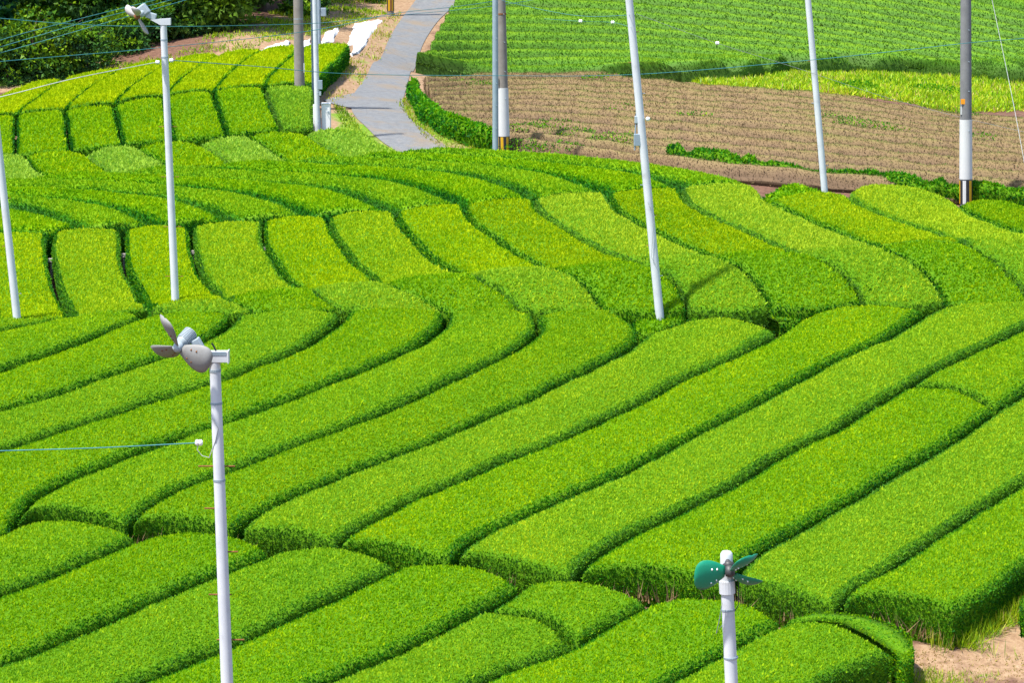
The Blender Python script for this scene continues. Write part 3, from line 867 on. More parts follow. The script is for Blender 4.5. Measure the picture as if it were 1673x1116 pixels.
for k in range(2, 13):
    dark = k in (3, 5, 7, 9, 11)  # shade of the tilted hump faces painted as a lower tone
    hedge('tea_hedge', HW[k], HW[k+1], hump_lab[k], 'tea hedge', 'tea humps along the brow', bulge0=0.25, bulge1=0.25, gap=0.12, leaf=0.062, dens=800.0,
          tone_top=0.56 if dark else 0.66, tint=(0.0, 0.95) if dark else (0.22, 1.0), spread=0.65)
hedge('tea_hedge', CW[13][-16:], on_hill([(1900, 400), (1800, 372), (1700, 345), (1640, 329)], HT), cl[13][0], 'tea hedge', GC, tint=cl[13][1], tone_top=cl[13][2], bulge1=0.3, **TCn)
hedge('tea_hedge', on_hill([(1248, 318), (1262, 300), (1300, 294)], 0.7), on_hill([(1268, 324), (1320, 316), (1372, 312)], 0.7), 'untrimmed leafy tea clump at the foot of the right white pole', 'tea hedge', None, gap=0.02, height=0.55, leaf=0.11, dens=380, tone_top=0.5, wob=0.10, crown=0.06, spread=1.0)

# ------------------------------------------------------------------ cross rows on the shelf
D = [
    [(-330, 375), (-100, 382), (0, 385), (70, 386)],
    [(-330, 350), (-100, 340), (0, 338), (37, 343), (75, 352), (107, 365), (127, 377)],
    [(-330, 325), (-100, 322), (0, 325), (75, 330), (150, 337), (190, 345), (220, 355), (249, 371)],
    [(-250, 312), (-100, 309), (0, 311), (120, 316), (200, 321), (250, 326), (282, 330), (325, 340), (350, 350), (374, 363)],
    [(20, 300), (130, 301), (280, 308), (350, 315), (422, 325), (457, 335), (487, 347), (496, 355)],
    [(180, 287), (300, 294), (400, 301), (480, 306), (552, 315), (587, 327), (615, 340), (639, 348)],
    [(325, 278), (400, 285), (550, 291), (637, 300), (680, 309), (712, 319), (737, 330), (754, 338)],
    [(470, 268), (575, 276), (675, 282), (737, 287), (787, 296), (837, 311), (869, 327)],
    [(570, 263), (675, 268), (775, 275), (860, 283), (912, 291), (950, 304), (988, 318)],
    [(640, 257), (720, 258), (800, 263), (900, 272), (1000, 283), (1069, 293), (1109, 308)],
    [(690, 254), (725, 249), (800, 251), (860, 255), (960, 261), (1100, 279), (1180, 292), (1238, 305)],
]
DW = [on_hill(d, HT, 3) for d in D]
GD = 'tea rows lying across the shelf behind the second slope'
for i in range(10):
    hedge('tea_hedge', DW[i+1], DW[i], 'crosswise tea row on the shelf below the road, %s up from the left' % ORD[i], 'tea hedge', GD,
          gap=0.12, leaf=0.072, dens=560.0, tone_top=0.56, tint=(0.06 * (i % 2), 0.93), crown=0.2, tone_nz=(0.7, 0.98), edge_w=0.14, step=0.4)

# stub rows, alternately pale
E = [
    [(-2, 306), (-14, 282), (-26, 258)],
    [(85, 294), (57, 277), (42, 256)],
    [(181, 286), (160, 270), (140, 253)],
    [(276, 279), (266, 266), (242, 255), (222, 240)],
    [(374, 273), (360, 256), (322, 237)],
    [(472, 267), (437, 242), (405, 224)],
    [(572, 262), (530, 242), (497, 220)],
    [(668, 256), (625, 235), (592, 213)],
]
EW = [on_hill(e, HT, 1) for e in E]
GE = 'short stub rows below the upper tea slope'
for i in range(7):
    pale = i % 2 == 0
    hedge('tea_hedge', EW[i], EW[i+1], ('pale short stub of tea hedge, %s of the pale stubs from left' % ORD[i//2]) if pale else ('bright short stub of tea hedge between pale stubs, %s of them from left' % ORD[i//2]),
          'tea hedge', GE, gap=0.12, leaf=0.085, dens=420.0, tone_top=0.66 if pale else 0.62, tint=(0.6 if pale else 0.0, 1.05 if pale else 0.95), crown=0.08, bulge1=0.2)

FL = [
    [(-62, 263), (-62, 230), (-60, 198)], [(25, 254), (25, 220), (25, 190)], [(115, 247), (110, 212), (105, 182)], [(200, 237), (194, 202), (187, 172)],
    [(284, 230), (275, 190), (267, 160)], [(372, 222), (357, 177), (348, 152)], [(460, 213), (450, 187), (437, 162), (430, 146)], [(512, 209), (513, 175), (513, 143)],
]
GL = [
    [(-57, 193), (-40, 180), (-10, 162), (30, 147), (52, 139)], [(29, 185), (50, 170), (82, 147), (103, 132)], [(108, 178), (125, 162), (150, 142), (180, 125), (203, 111)],
    [(190, 167), (212, 145), (237, 127), (260, 115), (288, 99)], [(272, 155), (295, 132), (315, 116), (340, 102), (362, 91)], [(351, 148), (367, 130), (390, 107), (415, 92), (432, 82)],
    [(432, 141), (439, 128), (460, 107), (480, 91), (498, 77)], [(514, 138), (524, 126), (548, 102), (574, 75)],
]
FLW = [on_hill(f_, HT, 1) for f_ in FL]
GLW = [on_hill(f_, HT, 1) for f_ in GL]
where_ = ['at the left edge of the photo', 'second from the left edge', 'just left of the tall fan pole', 'crossed by the tall fan pole', 'just right of the tall fan pole',
          'second right of the tall fan pole', 'beside the white cabinet']
for i in range(7):
    hedge('tea_hedge', FLW[i], FLW[i+1], 'short tea row on the upper left slope, ' + where_[i], 'tea hedge', 'short rows on the upper left front slope', gap=0.18, leaf=0.08, dens=500.0,
          tone_top=0.60 if i < 6 else 0.57, tint=(0.3 if i == 6 else 0.0, 1.0), spread=0.5, tone_sd=0.07, bulge0=0.1, bulge1=0.0)
    hedge('tea_hedge', GLW[i], GLW[i+1], 'yellowish tea row on the upper left plateau, ' + where_[i].replace('beside the white cabinet', 'the one nearest the road'), 'tea hedge', 'yellowish rows on the upper left plateau', gap=0.14, leaf=0.08, dens=500.0,
          tone_top=0.80 if i < 6 else 0.76, tint=(0.0, 1.0), spread=0.45, tone_sd=0.06, bulge0=0.0, height=0.78)

# ------------------------------------------------------------------ upper right field
def blend(a, b, v):
    ca = curve_px(a); cb = curve_px(b)
    n = 60
    return resample(ca, n) * (1 - v) + resample(cb, n) * v

UB = [(672, 124), (800, 123), (950, 121), (1060, 122), (1180, 127), (1400, 140), (1700, 165)]
UM = [(742, -4), (900, -1), (1036, 6), (1200, 24), (1400, 54), (1560, 82), (1800, 125)]
UT = [(820, -90), (1000, -82), (1200, -60), (1400, -30), (1600, 5), (1750, 38), (1950, 85)]
UX = [(900, -190), (1100, -182), (1300, -160), (1500, -125), (1700, -80), (1850, -40), (2000, 0)]
ED = np.array([(600, 126), (900, 123), (1080, 121), (1200, 110), (1330, 97), (1500, 100), (1673, 113), (2000, 140)], float)
ul = [blend(UB, UM, v) for v in np.linspace(0, 1, 10)] + [blend(UM, UT, v) for v in np.linspace(0, 1, 8)[1:]] + [blend(UT, UX, v) for v in np.linspace(0, 1, 5)[1:-1]]
def clip_edge(c):
    ye = np.interp(c[:, 0], ED[:, 0], ED[:, 1])
    bad = np.nonzero((c[:, 1] > ye) & (c[:, 0] > 1000))[0]
    if len(bad):
        c = c[:max(bad[0], 6)]
    return c
UWl = [on_hill(clip_edge(u)[::2], 0.65, 2, 104.0) for u in ul]
for i in range(len(UWl) - 1):
    hedge('tea_hedge', UWl[i+1], UWl[i], 'mid green tea row of the upper right field, %s up from the brown field' % ORD[i], 'tea hedge', 'tea rows of the upper right field',
          gap=0.5, leaf=0.072, dens=240.0, tone_top=0.54, tone_side=0.02, edge_w=0.36, spread=0.55, tone_sd=0.07, tint=(0.34, 0.88), crown=0.5, height=0.5, tone_nz=(0.70, 0.98), step=0.5)  # pale tint paints distance haze; dark flanks include painted shade

# ------------------------------------------------------------------ pruned brown field
BB = [(806, 240), (900, 253), (1000, 266), (1080, 277), (1200, 291), (1330, 303), (1450, 312), (1560, 325), (1673, 333), (1900, 352)]
BM_ = [(712, 190), (860, 190), (1000, 198), (1200, 214), (1400, 234), (1560, 252), (1673, 262), (1900, 285)]
BT = [(690, 136), (860, 128), (1000, 132), (1100, 143), (1250, 154), (1400, 169), (1500, 188), (1673, 203), (1900, 225)]
bl = [blend(BB, BM_, v) for v in np.linspace(0, 1, 6)] + [blend(BM_, BT, v) for v in np.linspace(0, 1, 8)[1:]]
BWl = [on_hill(b_[::2], 0.2, 2) for b_ in bl]
for i in range(len(BWl) - 1):
    hedge('pruned_tea_row', BWl[i+1], BWl[i], 'brown hard pruned tea row, %s up from the bright green shelf' % ORD[i], 'pruned tea', 'pruned rows of the brown field',
          height=0.2, gap=0.36, crown=0.42, tone_nz=(0.7, 0.97), leaf=0.075, dens=480.0, tone_top=0.74, tone_side=0.26, tone_sd=0.16, edge_w=0.42, mat='pruned', inner='pruned_inner', tint=(0.03 if i % 3 else 0.14, 0.68),
          wob=0.07, step=0.5, upright=0.7, spread=1.3, aspect=0.2)

# ------------------------------------------------------------------ materials for made things
M['white_paint'] = simple_mat('white_painted_steel', [(0.27, (0.34, 0.345, 0.36)), (0.42, (0.46, 0.48, 0.515)), (0.55, (0.50, 0.52, 0.55)), (0.8, (0.54, 0.55, 0.57))], 2.2, 0.45, 0.4, bstr=0.05, detail=6)
M['galv'] = simple_mat('galvanised_steel', [(0.3, (0.20, 0.26, 0.31)), (0.7, (0.26, 0.32, 0.37))], 5, 0.45, 0.5, metal=0.15, bstr=0.05)
M['concrete'] = simple_mat('concrete_pole', [(0.3, (0.17, 0.15, 0.135)), (0.6, (0.21, 0.19, 0.17)), (0.8, (0.25, 0.23, 0.21))], 4, 0.85, 0.2, bstr=0.15)
M['concrete_grey'] = simple_mat('grey_concrete_pole', [(0.3, (0.13, 0.13, 0.135)), (0.7, (0.18, 0.18, 0.185))], 4, 0.85, 0.2, bstr=0.15)
M['wrap'] = simple_mat('white_sleeve', [(0.3, (0.46, 0.47, 0.47)), (0.8, (0.52, 0.52, 0.52))], 3, 0.5, 0.3, bstr=0.0)
M['yellow'] = simple_mat('yellow_band', [(0.3, (0.46, 0.26, 0.006)), (0.8, (0.52, 0.30, 0.01))], 6, 0.5, 0.3, bstr=0)
M['black'] = simple_mat('black_band', [(0.3, (0.012, 0.012, 0.016)), (0.8, (0.03, 0.03, 0.035))], 6, 0.5, 0.3, bstr=0)
M['rust'] = simple_mat('rusty_iron', [(0.3, (0.13, 0.05, 0.02)), (0.6, (0.22, 0.095, 0.035)), (0.8, (0.28, 0.14, 0.06))], 30, 0.85, 0.2, bstr=0.2)
M['blade_grey'] = simple_mat('weathered_fan_blade', [(0.2, (0.17, 0.16, 0.145)), (0.5, (0.20, 0.20, 0.195)), (0.75, (0.22, 0.22, 0.215)), (0.93, (0.20, 0.15, 0.10))], 7, 0.55, 0.35, bstr=0.08, detail=6)
M['blade_white'] = simple_mat('pale_fan_blade', [(0.3, (0.36, 0.34, 0.33)), (0.8, (0.43, 0.41, 0.40))], 7, 0.5, 0.35, bstr=0.05)
M['blade_green'] = simple_mat('green_fan_blade', [(0.3, (0.004, 0.20, 0.11)), (0.8, (0.008, 0.26, 0.15))], 5, 0.4, 0.4, bstr=0.03)
M['motor'] = simple_mat('motor_casting', [(0.3, (0.28, 0.34, 0.38)), (0.8, (0.34, 0.39, 0.42))], 9, 0.5, 0.4, bstr=0.1)
M['motor_green'] = simple_mat('dark_motor_casting', [(0.3, (0.03, 0.03, 0.03)), (0.8, (0.06, 0.06, 0.06))], 9, 0.5, 0.4, bstr=0.1)
M['porcelain'] = simple_mat('white_porcelain', [(0.3, (0.72, 0.72, 0.72)), (0.8, (0.8, 0.8, 0.8))], 9, 0.25, 0.5, bstr=0)
M['wire'] = simple_mat('teal_insulated_wire', [(0.3, (0.03, 0.15, 0.17)), (0.8, (0.05, 0.21, 0.23))], 3, 0.5, 0.3, bstr=0)
M['wire_grey'] = simple_mat('grey_wire', [(0.3, (0.34, 0.36, 0.36)), (0.8, (0.44, 0.46, 0.46))], 3, 0.5, 0.3, bstr=0)
M['orange'] = simple_mat('orange_plate', [(0.3, (0.70, 0.26, 0.01)), (0.8, (0.78, 0.32, 0.02))], 3, 0.5, 0.3, bstr=0)
M['cabinet'] = simple_mat('cream_cabinet', [(0.3, (0.66, 0.65, 0.64)), (0.8, (0.72, 0.71, 0.70))], 2, 0.45, 0.35, bstr=0)
M['sheet'] = simple_mat('white_sheeting', [(0.3, (0.40, 0.40, 0.40)), (0.5, (0.52, 0.52, 0.52)), (0.8, (0.58, 0.58, 0.58))], 2, 0.7, 0.2, bstr=0.3, bdist=0.04)
M['block'] = simple_mat('pale_block', [(0.3, (0.34, 0.30, 0.28)), (0.8, (0.42, 0.38, 0.36))], 6, 0.8, 0.2, bstr=0.2)

XR, YD, ZU = Vector((1, 0, 0)), Vector((0, 1, 0)), Vector((0, 0, 1))

def axis_from(px0, py0, px1, py1, D):
    """pole axis through two photo points standing at distance D, foot on the ground; returns foot, top"""
    a = P3(px0, py0, D); b = P3(px1, py1, D)
    d = (a - b).normalized()            # downward
    p = a.copy()
    for _ in range(400):
        if p.z <= float(H(p.x, p.y)) - 0.05:
            break
        p += d * 0.03
    return p, b

def add_tube(name, pts, rads, mat, parent, seg=14, smooth=True):
    bm = bmesh.new(); tube(bm, pts, rads, seg)
    return bm_obj(name, bm, mat, parent, smooth=smooth)

def local(root, p):
    return Vector(p) - root.location

def ring(parent, root, c, d, r, h, mat, name='band'):
    c = local(root, c); d = Vector(d).normalized()
    return add_tube(name, [c - d*h/2, c + d*h/2], [r, r], mat, parent, 16, smooth=False)

def blade_mesh(R0, R1, wmax, pitch, camber=0.06, thick=0.006):
    """paddle blade along +X, disc plane XY, axis Z"""
    nr, nc = 14, 9
    top = []
    for i in range(nr):
        u = i / (nr - 1)
        r = R0 + (R1 - R0) * (1 - (1 - u) ** 1.25)
        wv = wmax * (0.34 + 0.66 * math.sin(min(u / 0.62, 1.0) * math.pi / 2)) if u < 0.62 else wmax * math.sqrt(max(0.02, 1 - ((u - 0.62) / 0.385) ** 2))
        sw = 0.10 * wmax * math.sin(u * 2.2)
        for j in range(nc):
            v = j / (nc - 1) - 0.5
            c = v * wv + sw
            zz = camber * (1 - (2*v)**2) * (wv / wmax)
            a = pitch * (1.15 - 0.35 * u)
            top.append(Vector((r, c * math.cos(a) - zz * math.sin(a), c * math.sin(a) + zz * math.cos(a))))
    return top, nr, nc

def make_blade(parent, root, hub, axis, radial, R0, R1, wmax, pitch, mat, bolts=None):
    axis = Vector(axis).normalized(); radial = (Vector(radial) - axis * Vector(radial).dot(axis)).normalized()
    tang = axis.cross(radial)
    pts, nr, nc = blade_mesh(R0, R1, wmax, pitch)
    hubl = local(root, hub)
    tr = lambda v: hubl + radial * v.x + tang * v.y + axis * v.z
    bm = bmesh.new()
    va = [bm.verts.new(tr(p)) for p in pts]
    th = axis * 0.007
    vb = [bm.verts.new(tr(p) - th) for p in pts]
    for i in range(nr - 1):
        for j in range(nc - 1):
            a, b, c, d = i*nc+j, i*nc+j+1, (i+1)*nc+j+1, (i+1)*nc+j
            bm.faces.new((va[a], va[b], va[c], va[d])); bm.faces.new((vb[d], vb[c], vb[b], vb[a]))
    rim = [i*nc for i in range(nr)] + [(nr-1)*nc + j for j in range(1, nc)] + [i*nc + nc-1 for i in range(nr-2, -1, -1)] + [j for j in range(nc-2, 0, -1)]
    for k in range(len(rim)):
        a, b = rim[k], rim[(k+1) % len(rim)]
        bm.faces.new((va[b], va[a], vb[a], vb[b]))
    o = bm_obj('blade', bm, mat, parent, smooth=True)
    if bolts:
        for (i, j) in ((3, 2), (3, 6), (5, 2), (5, 6)):
            p = tr(pts[i*nc + j])
            ob = add_tube('bolt', [p - axis*0.012, p + axis*0.012], [0.010, 0.010], bolts, o, 8, smooth=False)
    return o

def fan_head(root, hub, axis, r1dir, R1, mats, motor_len=0.26, motor_r=0.12, rots=(0, 120, -120), wmax=0.27, pitch=0.55, fins=True, bolts=None):
    axis = Vector(axis).normalized()
    r1 = (Vector(r1dir) - axis * Vector(r1dir).dot(axis)).normalized()
    hl = local(root, hub)
    add_tube('hub', [hl + axis*0.07, hl + axis*0.05, hl - axis*0.03, hl - axis*0.06], [0.028, 0.06, 0.07, 0.05], mats['hub'], root)
    m0 = hl - axis * 0.09
    m = add_tube('motor', [hl - axis*0.05, m0, m0 - axis*0.02, m0 - axis*(motor_len - 0.03), m0 - axis*motor_len], [0.05, 0.08, motor_r*0.88, motor_r*0.88, motor_r*0.5], mats['motor'], root, 18)
    if fins:
        for k in range(8):
            c = m0 - axis * (0.035 + k * (motor_len - 0.07) / 7)
            add_tube('fin', [c - axis*0.006, c + axis*0.006], [motor_r, motor_r], mats['motor'], m, 18, smooth=False)
    for a in rots:
        rd = Matrix.Rotation(R(a), 3, axis) @ r1
        make_blade(root, root, hub, axis, rd, 0.06, R1, wmax, pitch, mats['blade'], bolts)
    return m

def white_pole(name, label, base, top, D, r0, r1, group, cat='fan pole', bands=(), head=None, steps=(), mat='white_paint', gdir=None):
    foot, tp = axis_from(*base, *top, D)
    root = empty(name, foot, label, cat, group)
    d = (tp - foot).normalized()
    Lh = (tp - foot).length
    add_tube('pole', [Vector((0, 0, 0)) - d*0.2, d*Lh*0.5, d*Lh], [r0, (r0 + r1)/2, r1], M[mat], root, 18)
    for f_ in bands:
        ring(root, root, foot + d * Lh * f_, d, r0 + (r1 - r0) * f_ + 0.006, 0.03, M['galv'])
    return root, foot, tp, d, Lh

GP = 'white poles standing among the tea rows'
# --- near white fan pole (grey three-bladed head)
root, foot, tp, d, Lh = white_pole('fan_pole', 'near white fan pole with weathered grey blades and rusty climbing pegs', (371, 1116), (351, 591), 36.0, 0.092, 0.072, GP)
s125 = 125.0
def off36(px, py, dd=0.0, D=36.0):
    return P3(px, py, D + dd)
for f_, hh in ((0.985, 0.035), (0.93, 0.03), (0.80, 0.03)):
    ring(root, root, foot + d*Lh*f_, d, 0.0735 + (1-f_)*0.02 + 0.004, hh, M['galv'])
bm = bmesh.new(); box(bm, local(root, off36(353, 582.5)), (0.33, 0.15, 0.145)); bm_obj('arm_box', bm, M['white_paint'], root, bevel=0.006)
bm = bmesh.new(); box(bm, local(root, off36(373.5, 582.5)), (0.014, 0.17, 0.17)); bm_obj('arm_flange', bm, M['white_paint'], root, bevel=0.003)
bm = bmesh.new(); box(bm, local(root, off36(356, 578, -0.077)), (0.22, 0.006, 0.05)); bm_obj('name_plate', bm, M['galv'], root)
bm = bmesh.new(); box(bm, local(root, off36(324, 565, -0.02)), (0.12, 0.15, 0.20), Matrix.Rotation(R(-28), 3, 'Y')); bm_obj('gear_case', bm, M['motor'], root, bevel=0.012)
ax1 = Vector((-0.5, -0.67, -0.55))
fan_head(root, off36(291, 567, -0.16), ax1, Vector((-0.11, -0.227, 0.376)), 0.50, dict(hub=M['motor'], motor=M['motor'], blade=M['blade_grey']), motor_len=0.23, motor_r=0.098, rots=(0, 112, -122), wmax=0.40, pitch=-0.5, bolts=M['rust'])
add_tube('cable', [local(root, off36(346, 561)), local(root, off36(350, 567)), local(root, off36(353, 574)), local(root, off36(356, 583, 0.05))], 0.012, M['black'], root, 8)
for (xa, xb, yy) in ((324, 384, 762), (334, 371, 831), (358, 389, 902), (341, 378, 972), (354, 399, 1046)):
    add_tube('step_bolt', [local(root, off36(xa, yy, -0.01)), local(root, off36(xb, yy, 0.01))], 0.011, M['rust'], root, 8)
add_tube('stay_loop', [local(root, off36(325, 724)), local(root, off36(322, 735)), local(root, off36(330, 745)), local(root, off36(342, 748)), local(root, off36(352, 720, -0.08)), local(root, off36(356, 700, -0.08)), local(root, off36(347, 684, -0.08))], 0.006, M['wire_grey'], root, 6)
ins = off36(325, 723.5)
o = empty('insulator', ins, 'white porcelain insulator hanging left of the near fan pole', 'insulator', 'porcelain insulators on the wires')
bm = bmesh.new(); tube(bm, [(-0.05, 0, 0), (-0.035, 0, 0), (-0.01, 0, 0), (0.0, 0, 0), (0.01, 0, 0), (0.035, 0, 0), (0.05, 0, 0)], [0.022, 0.042, 0.042, 0.026, 0.042, 0.042, 0.022], 14); bm_obj('insulator_body', bm, M['porcelain'], o, smooth=True)

# --- green fan pole
root, foot, tp, d, Lh = white_pole('fan_pole', 'white pole with green three-bladed fan standing before the tea rows', (1195, 1116), (1188, 962), 33.0, 0.088, 0.078, GP)
o33 = lambda px, py, dd=0.0: P3(px, py, 33.0 + dd)
d2 = (tp - foot).normalized()
tpl = local(root, tp)
add_tube('sleeve', [tpl - d2*0.06, tpl + d2*0.10], [0.098, 0.098], M['white_paint'], root, 18, smooth=False)
ring(root, root, foot + d2*(Lh - 0.27), d2, 0.084, 0.025, M['galv'])
ring(root, root, o33(1194, 1075), d2, 0.09, 0.02, M['galv'])
top = local(root, o33(1187, 900)); mid = local(root, o33(1187, 932))
add_tube('motor_cover', [mid - ZU*0.2, mid, mid + ZU*0.08, top - ZU*0.04, top - ZU*0.01, top], [0.07, 0.075, 0.078, 0.075, 0.055, 0.02], M['white_paint'], root, 18)
axg = Vector((0.12, -0.68, -0.72))
fan_head(root, o33(1192, 934, -0.2), axg, Vector((-1, 0, 0.0)), 0.44, dict(hub=M['motor_green'], motor=M['motor_green'], blade=M['blade_green']), motor_len=0.07, motor_r=0.045, rots=(-6, 130, 232), wmax=0.42, pitch=0.52, fins=False, bolts=M['porcelain'])
add_tube('cable', [local(root, o33(1206, 940)), local(root, o33(1207, 955)), local(root, o33(1206, 990)), local(root, o33(1200, 1000))], 0.006, M['black'], root, 6)
add_tube('stay_loop', [local(root, o33(1180, 985, -0.1)), local(root, o33(1176, 1010, -0.1)), local(root, o33(1170, 1036, -0.08)), local(root, o33(1180, 1022, -0.09))], 0.005, M['wire_grey'], root, 6)

# --- tall white fan pole on the brow
D2 = float(place([287], [502], HT)[0, 1]) + 0.35
root, foot, tp, d, Lh = white_pole('fan_pole', 'tall white fan pole with pale fan head against the dark wood', (287, 502), (267, 41), D2, 0.088, 0.072, GP, bands=(0.90, 0.955))
oD = lambda px, py, dd=0.0: P3(px, py, D2 + dd)
bm = bmesh.new()
pa = [oD(246, 31), oD(279, 29), oD(279, 40), oD(262, 40)]
va = [bm.verts.new(local(root, p) + YD*-0.07) for p in pa]; vb = [bm.verts.new(local(root, p) + YD*0.07) for p in pa]
bm.faces.new(va); bm.faces.new(vb[::-1])
for k in range(4):
    bm.faces.new((va[k], vb[k], vb[(k+1) % 4], va[(k+1) % 4]))
bm_obj('arm_box', bm, M['white_paint'], root)
bm = bmesh.new(); box(bm, local(root, oD(247, 25)), (0.22, 0.14, 0.13), Matrix.Rotation(R(15), 3, 'Y')); bm_obj('gear_case', bm, M['motor'], root, bevel=0.01)
bm = bmesh.new(); box(bm, local(root, oD(234, 16)), (0.23, 0.22, 0.24), Matrix.Rotation(R(-35), 3, 'Y')); bm_obj('motor_box', bm, M['motor'], root, bevel=0.03)
fan_head(root, oD(224, 26, -0.1), Vector((-0.75, -0.35, -0.55)), Vector((-0.34, 0.366, 0.23)), 0.46, dict(hub=M['rust'], motor=M['motor'], blade=M['blade_white']), motor_len=0.16, motor_r=0.09, wmax=0.24, pitch=0.5, fins=False)
for k, f_ in enumerate((0.2, 0.36, 0.52, 0.68)):
    p = foot + d * Lh * f_
    add_tube('step_bolt', [local(root, p) - XR*0.2, local(root, p) + XR*0.2], 0.008, M['rust'], root, 8)

# --- middle white pole, right white pole, left leaning pole: heads out of the picture
for (lab, base, top, r0, r1, nst) in (
        ('middle white pole leaning left in front of the brown field', (1078, 518), (1025, -30), 0.098, 0.082, 9),
        ('right white pole leaning left, standing at the edge of the brown field', (1347, 309), (1315, -60), 0.092, 0.08, 9),
        ('white pole leaning at the left edge of the photo', (29, 530), (-22, 60), 0.088, 0.075, 5)):
    Dp = float(place([base[0]], [base[1]], HT)[0, 1]) + 0.2
    root, foot, tp, d, Lh = white_pole('fan_pole', lab, base, top, Dp, r0, r1, GP, bands=())
    for k in range(nst):
        p = foot + d * (Lh * (0.2 + 0.75 * k / nst))
        sgn = -1 if k % 2 else 1
        add_tube('step_bolt', [local(root, p), local(root, p) + XR*0.15*sgn], 0.009, M['rust'] if k % 3 else M['galv'], root, 8)
    if base[0] == 1078:
        oM = lambda px, py, dd=0.0: P3(px, py, Dp + dd)
        bm = bmesh.new(); box(bm, local(root, oM(1043, 228)), (0.20, 0.14, 0.26)); bm_obj('meter_box', bm, M['galv'], root, bevel=0.01)
        bm = bmesh.new(); box(bm, local(root, oM(1042, 195)), (0.14, 0.10, 0.16)); bm_obj('switch_box', bm, M['motor'], root, bevel=0.01)
        add_tube('conduit', [local(root, oM(1037, 245)), local(root, oM(1038, 215)), local(root, oM(1040, 185)), local(root, oM(1040, 162))], 0.018, M['galv'], root, 8)
        add_tube('conduit', [local(root, oM(1046, 245)), local(root, oM(1046, 232))], 0.014, M['galv'], root, 8)
        bm = bmesh.new(); bmesh.ops.create_uvsphere(bm, u_segments=12, v_segments=8, radius=0.05); bmesh.ops.translate(bm, verts=bm.verts, vec=local(root, oM(1058.5, 194, -0.05))); bm_obj('insulator_knob', bm, M['porcelain'], root, smooth=True)
        add_tube('stay_loop', [local(root, oM(1059, 330, -0.12)), local(root, oM(1064, 345, -0.13)), local(root, oM(1069, 352, -0.1)), local(root, oM(1064, 420, -0.13)), local(root, oM(1071, 432, -0.12))], 0.006, M['wire_grey'], root, 6)

# --- concrete utility poles and slim steel posts
def striped(root, c0, c1, r, cols, seg=24):
    """sleeve with upright stripes"""
    bm = bmesh.new()
    fs = tube(bm, [c0, c1], [r, r], seg, cap=False)
    for i, f_ in enumerate(fs):
        f_.material_index = (i // 2) % len(cols)
    return bm_obj('striped_guard', bm, cols, root)

def utility(label, base, top, D, r0, r1, mat, wrap=None, stripe=None, cols=None, extra=None, group='utility poles', name='utility_pole'):
    foot, tp = axis_from(*base, *top, D)
    root = empty(name, foot, label, 'utility pole', group)
    d = (tp - foot).normalized(); Lh = (tp - foot).length
    add_tube('pole', [-d*0.2, d*Lh*0.5, d*Lh], [r0, (r0+r1)/2, r1], M[mat], root, 24)
    def at(py):
        a = P3(base[0], py, D); return d * max(0.0, (a.z - foot.z) / d.z)
    rad = lambda v: r0 + (r1 - r0) * v.length / Lh
    if wrap:
        a, b = at(wrap[1]), at(wrap[0])
        add_tube('white_sleeve', [a, b], [rad(a) + 0.012, rad(b) + 0.012], M['wrap'], root, 24)
    if stripe:
        a, b = at(stripe[1]), at(stripe[0])
        striped(root, a, b, rad(a) + 0.010, cols)
    return root, foot, d, Lh, at
Dc = float(place([823], [247], 0.0)[0, 1]) - 0.6
root, foot, d, Lh, at = utility('concrete utility pole with white sleeve and yellow black guard beside the road end', (824, 247), (815.5, -140), Dc, 0.165, 0.125, 'concrete', (143, 222), (223, 252), [M['yellow'], M['black']])
bm = bmesh.new(); box(bm, at(132) + Vector((-0.15, -0.12, 0)), (0.03, 0.05, 0.26)); bm_obj('number_plate', bm, M['wrap'], root)
for py in (22, 68, 116, 160):
    p = at(py); add_tube('step_bolt', [p + Vector((0.06, -0.1, 0)), p + Vector((0.09, -0.24, 0.0))], 0.012, M['galv'], root, 8)
ring(root, root, foot + at(22), d, 0.152, 0.05, M['rust'])
Dr = float(place([1578], [326], 0.0)[0, 1]) - 0.9
root, foot, d, Lh, at = utility('grey concrete utility pole with white sleeve and striped foot at the right', (1578, 326), (1578, -160), Dr, 0.172, 0.135, 'concrete_grey', (195, 292), (294, 332), [M['yellow'], M['black'], M['wrap'], M['black']])
bm = bmesh.new(); box(bm, at(165) + Vector((-0.10, -0.135, 0)), (0.12, 0.03, 0.14)); bm_obj('warning_plate', bm, M['orange'], root)
bm = bmesh.new(); box(bm, at(180) + Vector((-0.14, -0.09, 0)), (0.04, 0.04, 0.22)); bm_obj('number_plate', bm, M['wrap'], root)
for py in (48, 100, 148, 213):
    p = at(py); add_tube('step_bolt', [p + Vector((0.05, -0.1, 0)), p + Vector((0.06, -0.24, 0.0))], 0.012, M['galv'], root, 8)
Dl = float(place([489], [141], HT)[0, 1]) - 0.3
root, foot, d, Lh, at = utility('brownish concrete utility pole at the end of the upper left tea rows', (489.5, 141), (484, -170), Dl, 0.172, 0.14, 'concrete')
for py in (30, 66):
    ring(root, root, foot + at(py), d, 0.16, 0.03, M['galv'])
bm = bmesh.new(); box(bm, at(110) + Vector((0.16, -0.08, 0)), (0.03, 0.05, 0.3)); bm_obj('number_plate', bm, M['wrap'], root)
# yellow black guard far up the road
Df = float(place([638], [24], 0)[0, 1])
utility('distant utility pole with yellow black guard at the top of the road', (638, 25), (638, -170), Df, 0.15, 0.12, 'concrete', None, (-12, 17), [M['yellow'], M['black'], M['yellow'], M['rust']])

